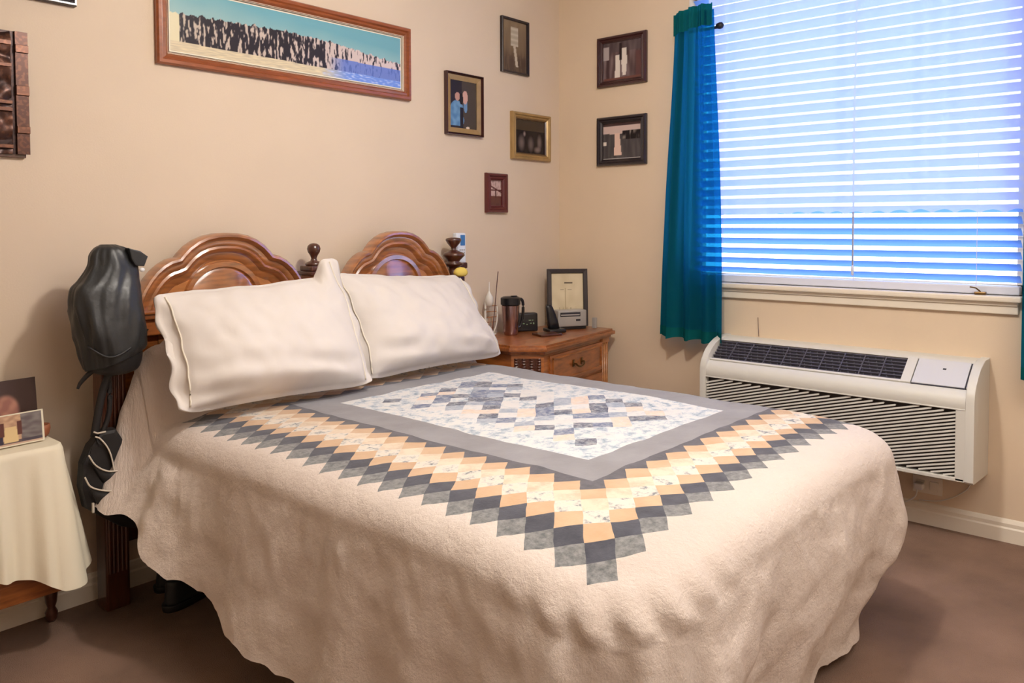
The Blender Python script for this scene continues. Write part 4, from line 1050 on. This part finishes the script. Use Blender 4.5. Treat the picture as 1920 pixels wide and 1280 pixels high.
# cloth: drapes over front and right edges
bm = BM()
def cl(i, j, nu=150, nv=70):
    # along the edge: front edge from left to right, round the corner, then right edge to the back
    s = i / nu; Lf, Lr, rc = 0.60, 0.16, 0.03
    tot = Lf + rc * PI / 2 + Lr; t = s * tot
    x0, y0, x1 = -3.26, -0.238, -2.650
    if t < Lf - rc: bx, by, nx, ny = x0 + t, y0, 0, -1
    elif t < Lf - rc + rc * PI / 2:
        a = (t - Lf + rc) / rc; nx, ny = sin(a), -cos(a); bx, by = x0 + Lf - rc + rc * sin(a), y0 + rc - rc * cos(a)
    else: bx, by, nx, ny = x0 + Lf, y0 + rc + (t - (Lf - rc + rc * PI / 2)), 1, 0
    corner = math.exp(-((t - (Lf - rc + rc * 0.8)) / 0.07) ** 2)
    nt_ = 22
    if j <= nt_:
        q = j / nt_; ix, iy = (bx + nx * 0.003), (by + ny * 0.003)
        cx_, cy_ = min(bx, -2.75), -0.06
        return Vector((cx_ + (ix - cx_) * q, cy_ + (iy - cy_) * q, ZT + 0.0045 + 0.001 * N(ix * 9, q * 4)))
    f = (j - nt_) / (nv - nt_)
    hz = 0.285 - 0.06 * smooth(0.30, 0.56, t) - 0.035 * corner + 0.07 * smooth(Lf + 0.02, Lf + 0.12, t) + 0.006 * sin(t * 40)
    fold = (0.013 * sin(t * 62 + 0.5 * sin(t * 20)) + 0.006 * sin(t * 120)) * f ** 0.7
    r = 0.008 + fold + 0.028 * f + 0.045 * corner * f * (1 + 0.3 * sin(t * 90))
    return Vector((bx + nx * r, by + ny * r, (ZT - 0.002) + (hz - ZT) * f))
add_grid(bm, 150, 70, cl)
one('tablecloth', 'cream cloth draped over the small side table at left', 'tablecloth', bm, 'cloth', (-2.9, -0.13, ZT), smooth_=True)
ZP = ZT + 0.009
def portrait(u, v):
    c = mixc((88, 74, 76), (60, 44, 42), smooth(0.3, 0.9, u)) 
    q = ((u - 0.62) / 0.155) ** 2 + ((v - 0.50) / 0.25) ** 2
    if q < 1.4: c = mixc(mixc((188, 136, 118), (150, 104, 94), 0.5 + 1.5 * N(u * 9, v * 7)), c, smooth(0.6, 1.4, q))
    if abs(u - 0.60) < 0.17 and v < 0.4: c = mixc(c, (176, 124, 106), 0.6)
    if u < 0.13: c = (132, 144, 158) if u < 0.10 else (30, 26, 32)
    return c
def leaning(x0, y0, ang, tilt):
    fu_ = Vector((cos(ang), sin(ang), 0)); fn_ = Vector((fu_.y, -fu_.x, 0))
    up = Vector((0, 0, cos(tilt))) - fn_ * sin(tilt); nn = fn_ * cos(tilt) + Vector((0, 0, sin(tilt)))
    return lambda u, v, d: Vector((x0, y0, ZP)) + fu_ * u + up * v + nn * d
f1 = leaning(-2.90, -0.125, 0.08, 0.12)
t = thing('portrait_print', 'dark portrait photo of a blurred face at the back of the side table', 'photograph', f1(0.1, 0, 0), 'photographs on the side table')
painted('print', f1, 0, 0.222, 0, 0.178, 0.002, 60, 50, portrait, t)
bm = BM(); add_prism(bm, [(0, 0), (0.222, 0), (0.222, 0.178), (0, 0.178)], f1, -0.004, 0.0015); obj('card_backing', bm, 'black_frame', t)
def group_ph(u, v):
    c = mixc((206, 170, 140), (176, 142, 118), 0.5 + 1.2 * N(u * 16, v * 10))
    if u > 0.76: c = mixc((100, 92, 94), (134, 128, 128), 0.5 + N(u * 9, v * 9))
    if v < 0.48 + 0.06 * sin(u * 25) and u < 0.55: c = mixc((48, 48, 66), (70, 66, 82), 0.5 + N(u * 9, v * 5))
    if v < 0.15: c = mixc(c, (60, 54, 70), 0.7)
    if abs(u - 0.64) < 0.085 - 0.1 * max(0, v - 0.35) and 0.08 < v < 0.62: c = (222, 196, 148)
    if (abs(u - 0.54) < 0.03 or abs(u - 0.74) < 0.03) and 0.3 < v < 0.78: c = (96, 60, 56)
    if v < 0.06: c = (206, 176, 156)
    return c
f2 = leaning(-2.925, -0.185, 0.08, 0.10)
t = thing('group_print', 'group photo leaning in front of the dark portrait on side table', 'photograph', f2(0.1, 0, 0), 'photographs on the side table')
painted('print', f2, 0.004, 0.236, 0.004, 0.088, 0.003, 110, 50, group_ph, t)
bm = BM(); add_prism(bm, [(0, 0), (0.242, 0), (0.242, 0.091), (0, 0.091)], f2, -0.004, 0.002); obj('pale_border', bm, 'mat_board', t)
bm = BM(); add_lathe(bm, [(0.014, ZP - 0.002), (0.021, ZP + 0.006), (0.025, ZP + 0.022), (0.024, ZP + 0.036), (0.019, ZP + 0.036), (0.018, ZP + 0.012), (0.003, ZP + 0.010)], -2.676, -0.115, 24)
one('clay_pot', 'tiny terracotta pot behind the photographs on the side table corner', 'pot', bm, 'terra', (-2.676, -0.115, ZP), smooth_=True)

# ------------------------------------------------------------------ shoes under the bed
def shoe(cx, cy, ang, label):
    t = thing('shoe', label, 'shoe', (cx, cy, 0), 'shoes on the carpet under the bed')
    R = rot(cx, cy, ang)
    bm = BM(); loft(bm, interp([(0.0, -0.125, 0.13, -0.04, 0.04), (0.018, -0.128, 0.135, -0.043, 0.043), (0.022, -0.125, 0.132, -0.041, 0.041)], 2), 32, p=2.6)
    for v in bm.verts: v.co = R @ v.co
    obj('sole', bm, 'black', t, True)
    bm = BM(); loft(bm, interp([(0.021, -0.12, 0.128, -0.039, 0.039), (0.045, -0.118, 0.115, -0.037, 0.037), (0.062, -0.115, 0.05, -0.034, 0.034), (0.085, -0.112, -0.01, -0.030, 0.030), (0.092, -0.108, -0.02, -0.027, 0.027)], 4), 32, p=2.4)
    for v in bm.verts: v.co = R @ v.co
    obj('upper', bm, 'bag', t, True)
shoe(-2.27, -0.235, 0.35, 'black shoe on the carpet under the bed, nearer the foot side')
shoe(-2.22, -0.105, 0.1, 'black shoe under the bed close against the baseboard')

# ------------------------------------------------------------------ lights
def area(name, loc, rot_, size, power, col, size_y=None):
    L = bpy.data.lights.new(name, 'AREA'); L.energy = power; L.color = col; L.size = size
    if size_y: L.shape = 'RECTANGLE'; L.size_y = size_y
    o = bpy.data.objects.new(name, L); COL.objects.link(o); o.location = loc; o.rotation_euler = rot_; return o
def point(name, loc, power, col, r):
    L = bpy.data.lights.new(name, 'POINT'); L.energy = power; L.color = col; L.shadow_soft_size = r
    o = bpy.data.objects.new(name, L); COL.objects.link(o); o.location = loc; return o
point('ceiling_lamp_light', (-1.9, -1.75, 2.35), 71, (1.0, 0.935, 0.865), 0.07)
area('bounce_light', (-2.1, -3.3, 2.42), (0, 0, 0), 1.6, 36, (1.0, 0.95, 0.91))
w = bpy.data.worlds.new('World'); scn.world = w; w.use_nodes = True
w.node_tree.nodes['Background'].inputs[0].default_value = (0.9, 0.93, 1, 1); w.node_tree.nodes['Background'].inputs[1].default_value = 0.4

# ------------------------------------------------------------------ camera
cam = bpy.data.cameras.new('camera'); co = bpy.data.objects.new('camera', cam); COL.objects.link(co)
PIT, TH, RO = math.radians(2.1236), math.radians(48.7864), math.radians(-0.2141)
f = Vector((sin(TH) * cos(PIT), cos(TH) * cos(PIT), -sin(PIT))); r0 = Vector((cos(TH), -sin(TH), 0)); u0 = r0.cross(f)
r = r0 * cos(RO) + u0 * sin(RO); u = -r0 * sin(RO) + u0 * cos(RO)
mt = Matrix((r, u, -f)).transposed().to_4x4(); mt.translation = Vector((-3.5418, -2.7508, 1.22)); co.matrix_world = mt
cam.sensor_width = 36; cam.lens = 36 * 1508.07 / 1920; cam.shift_y = (478.06 - 640) / 1920; cam.clip_start = 0.05
scn.camera = co
scn.view_settings.view_transform = 'Standard'; scn.view_settings.look = 'None'; scn.view_settings.exposure = 0; scn.view_settings.gamma = 1
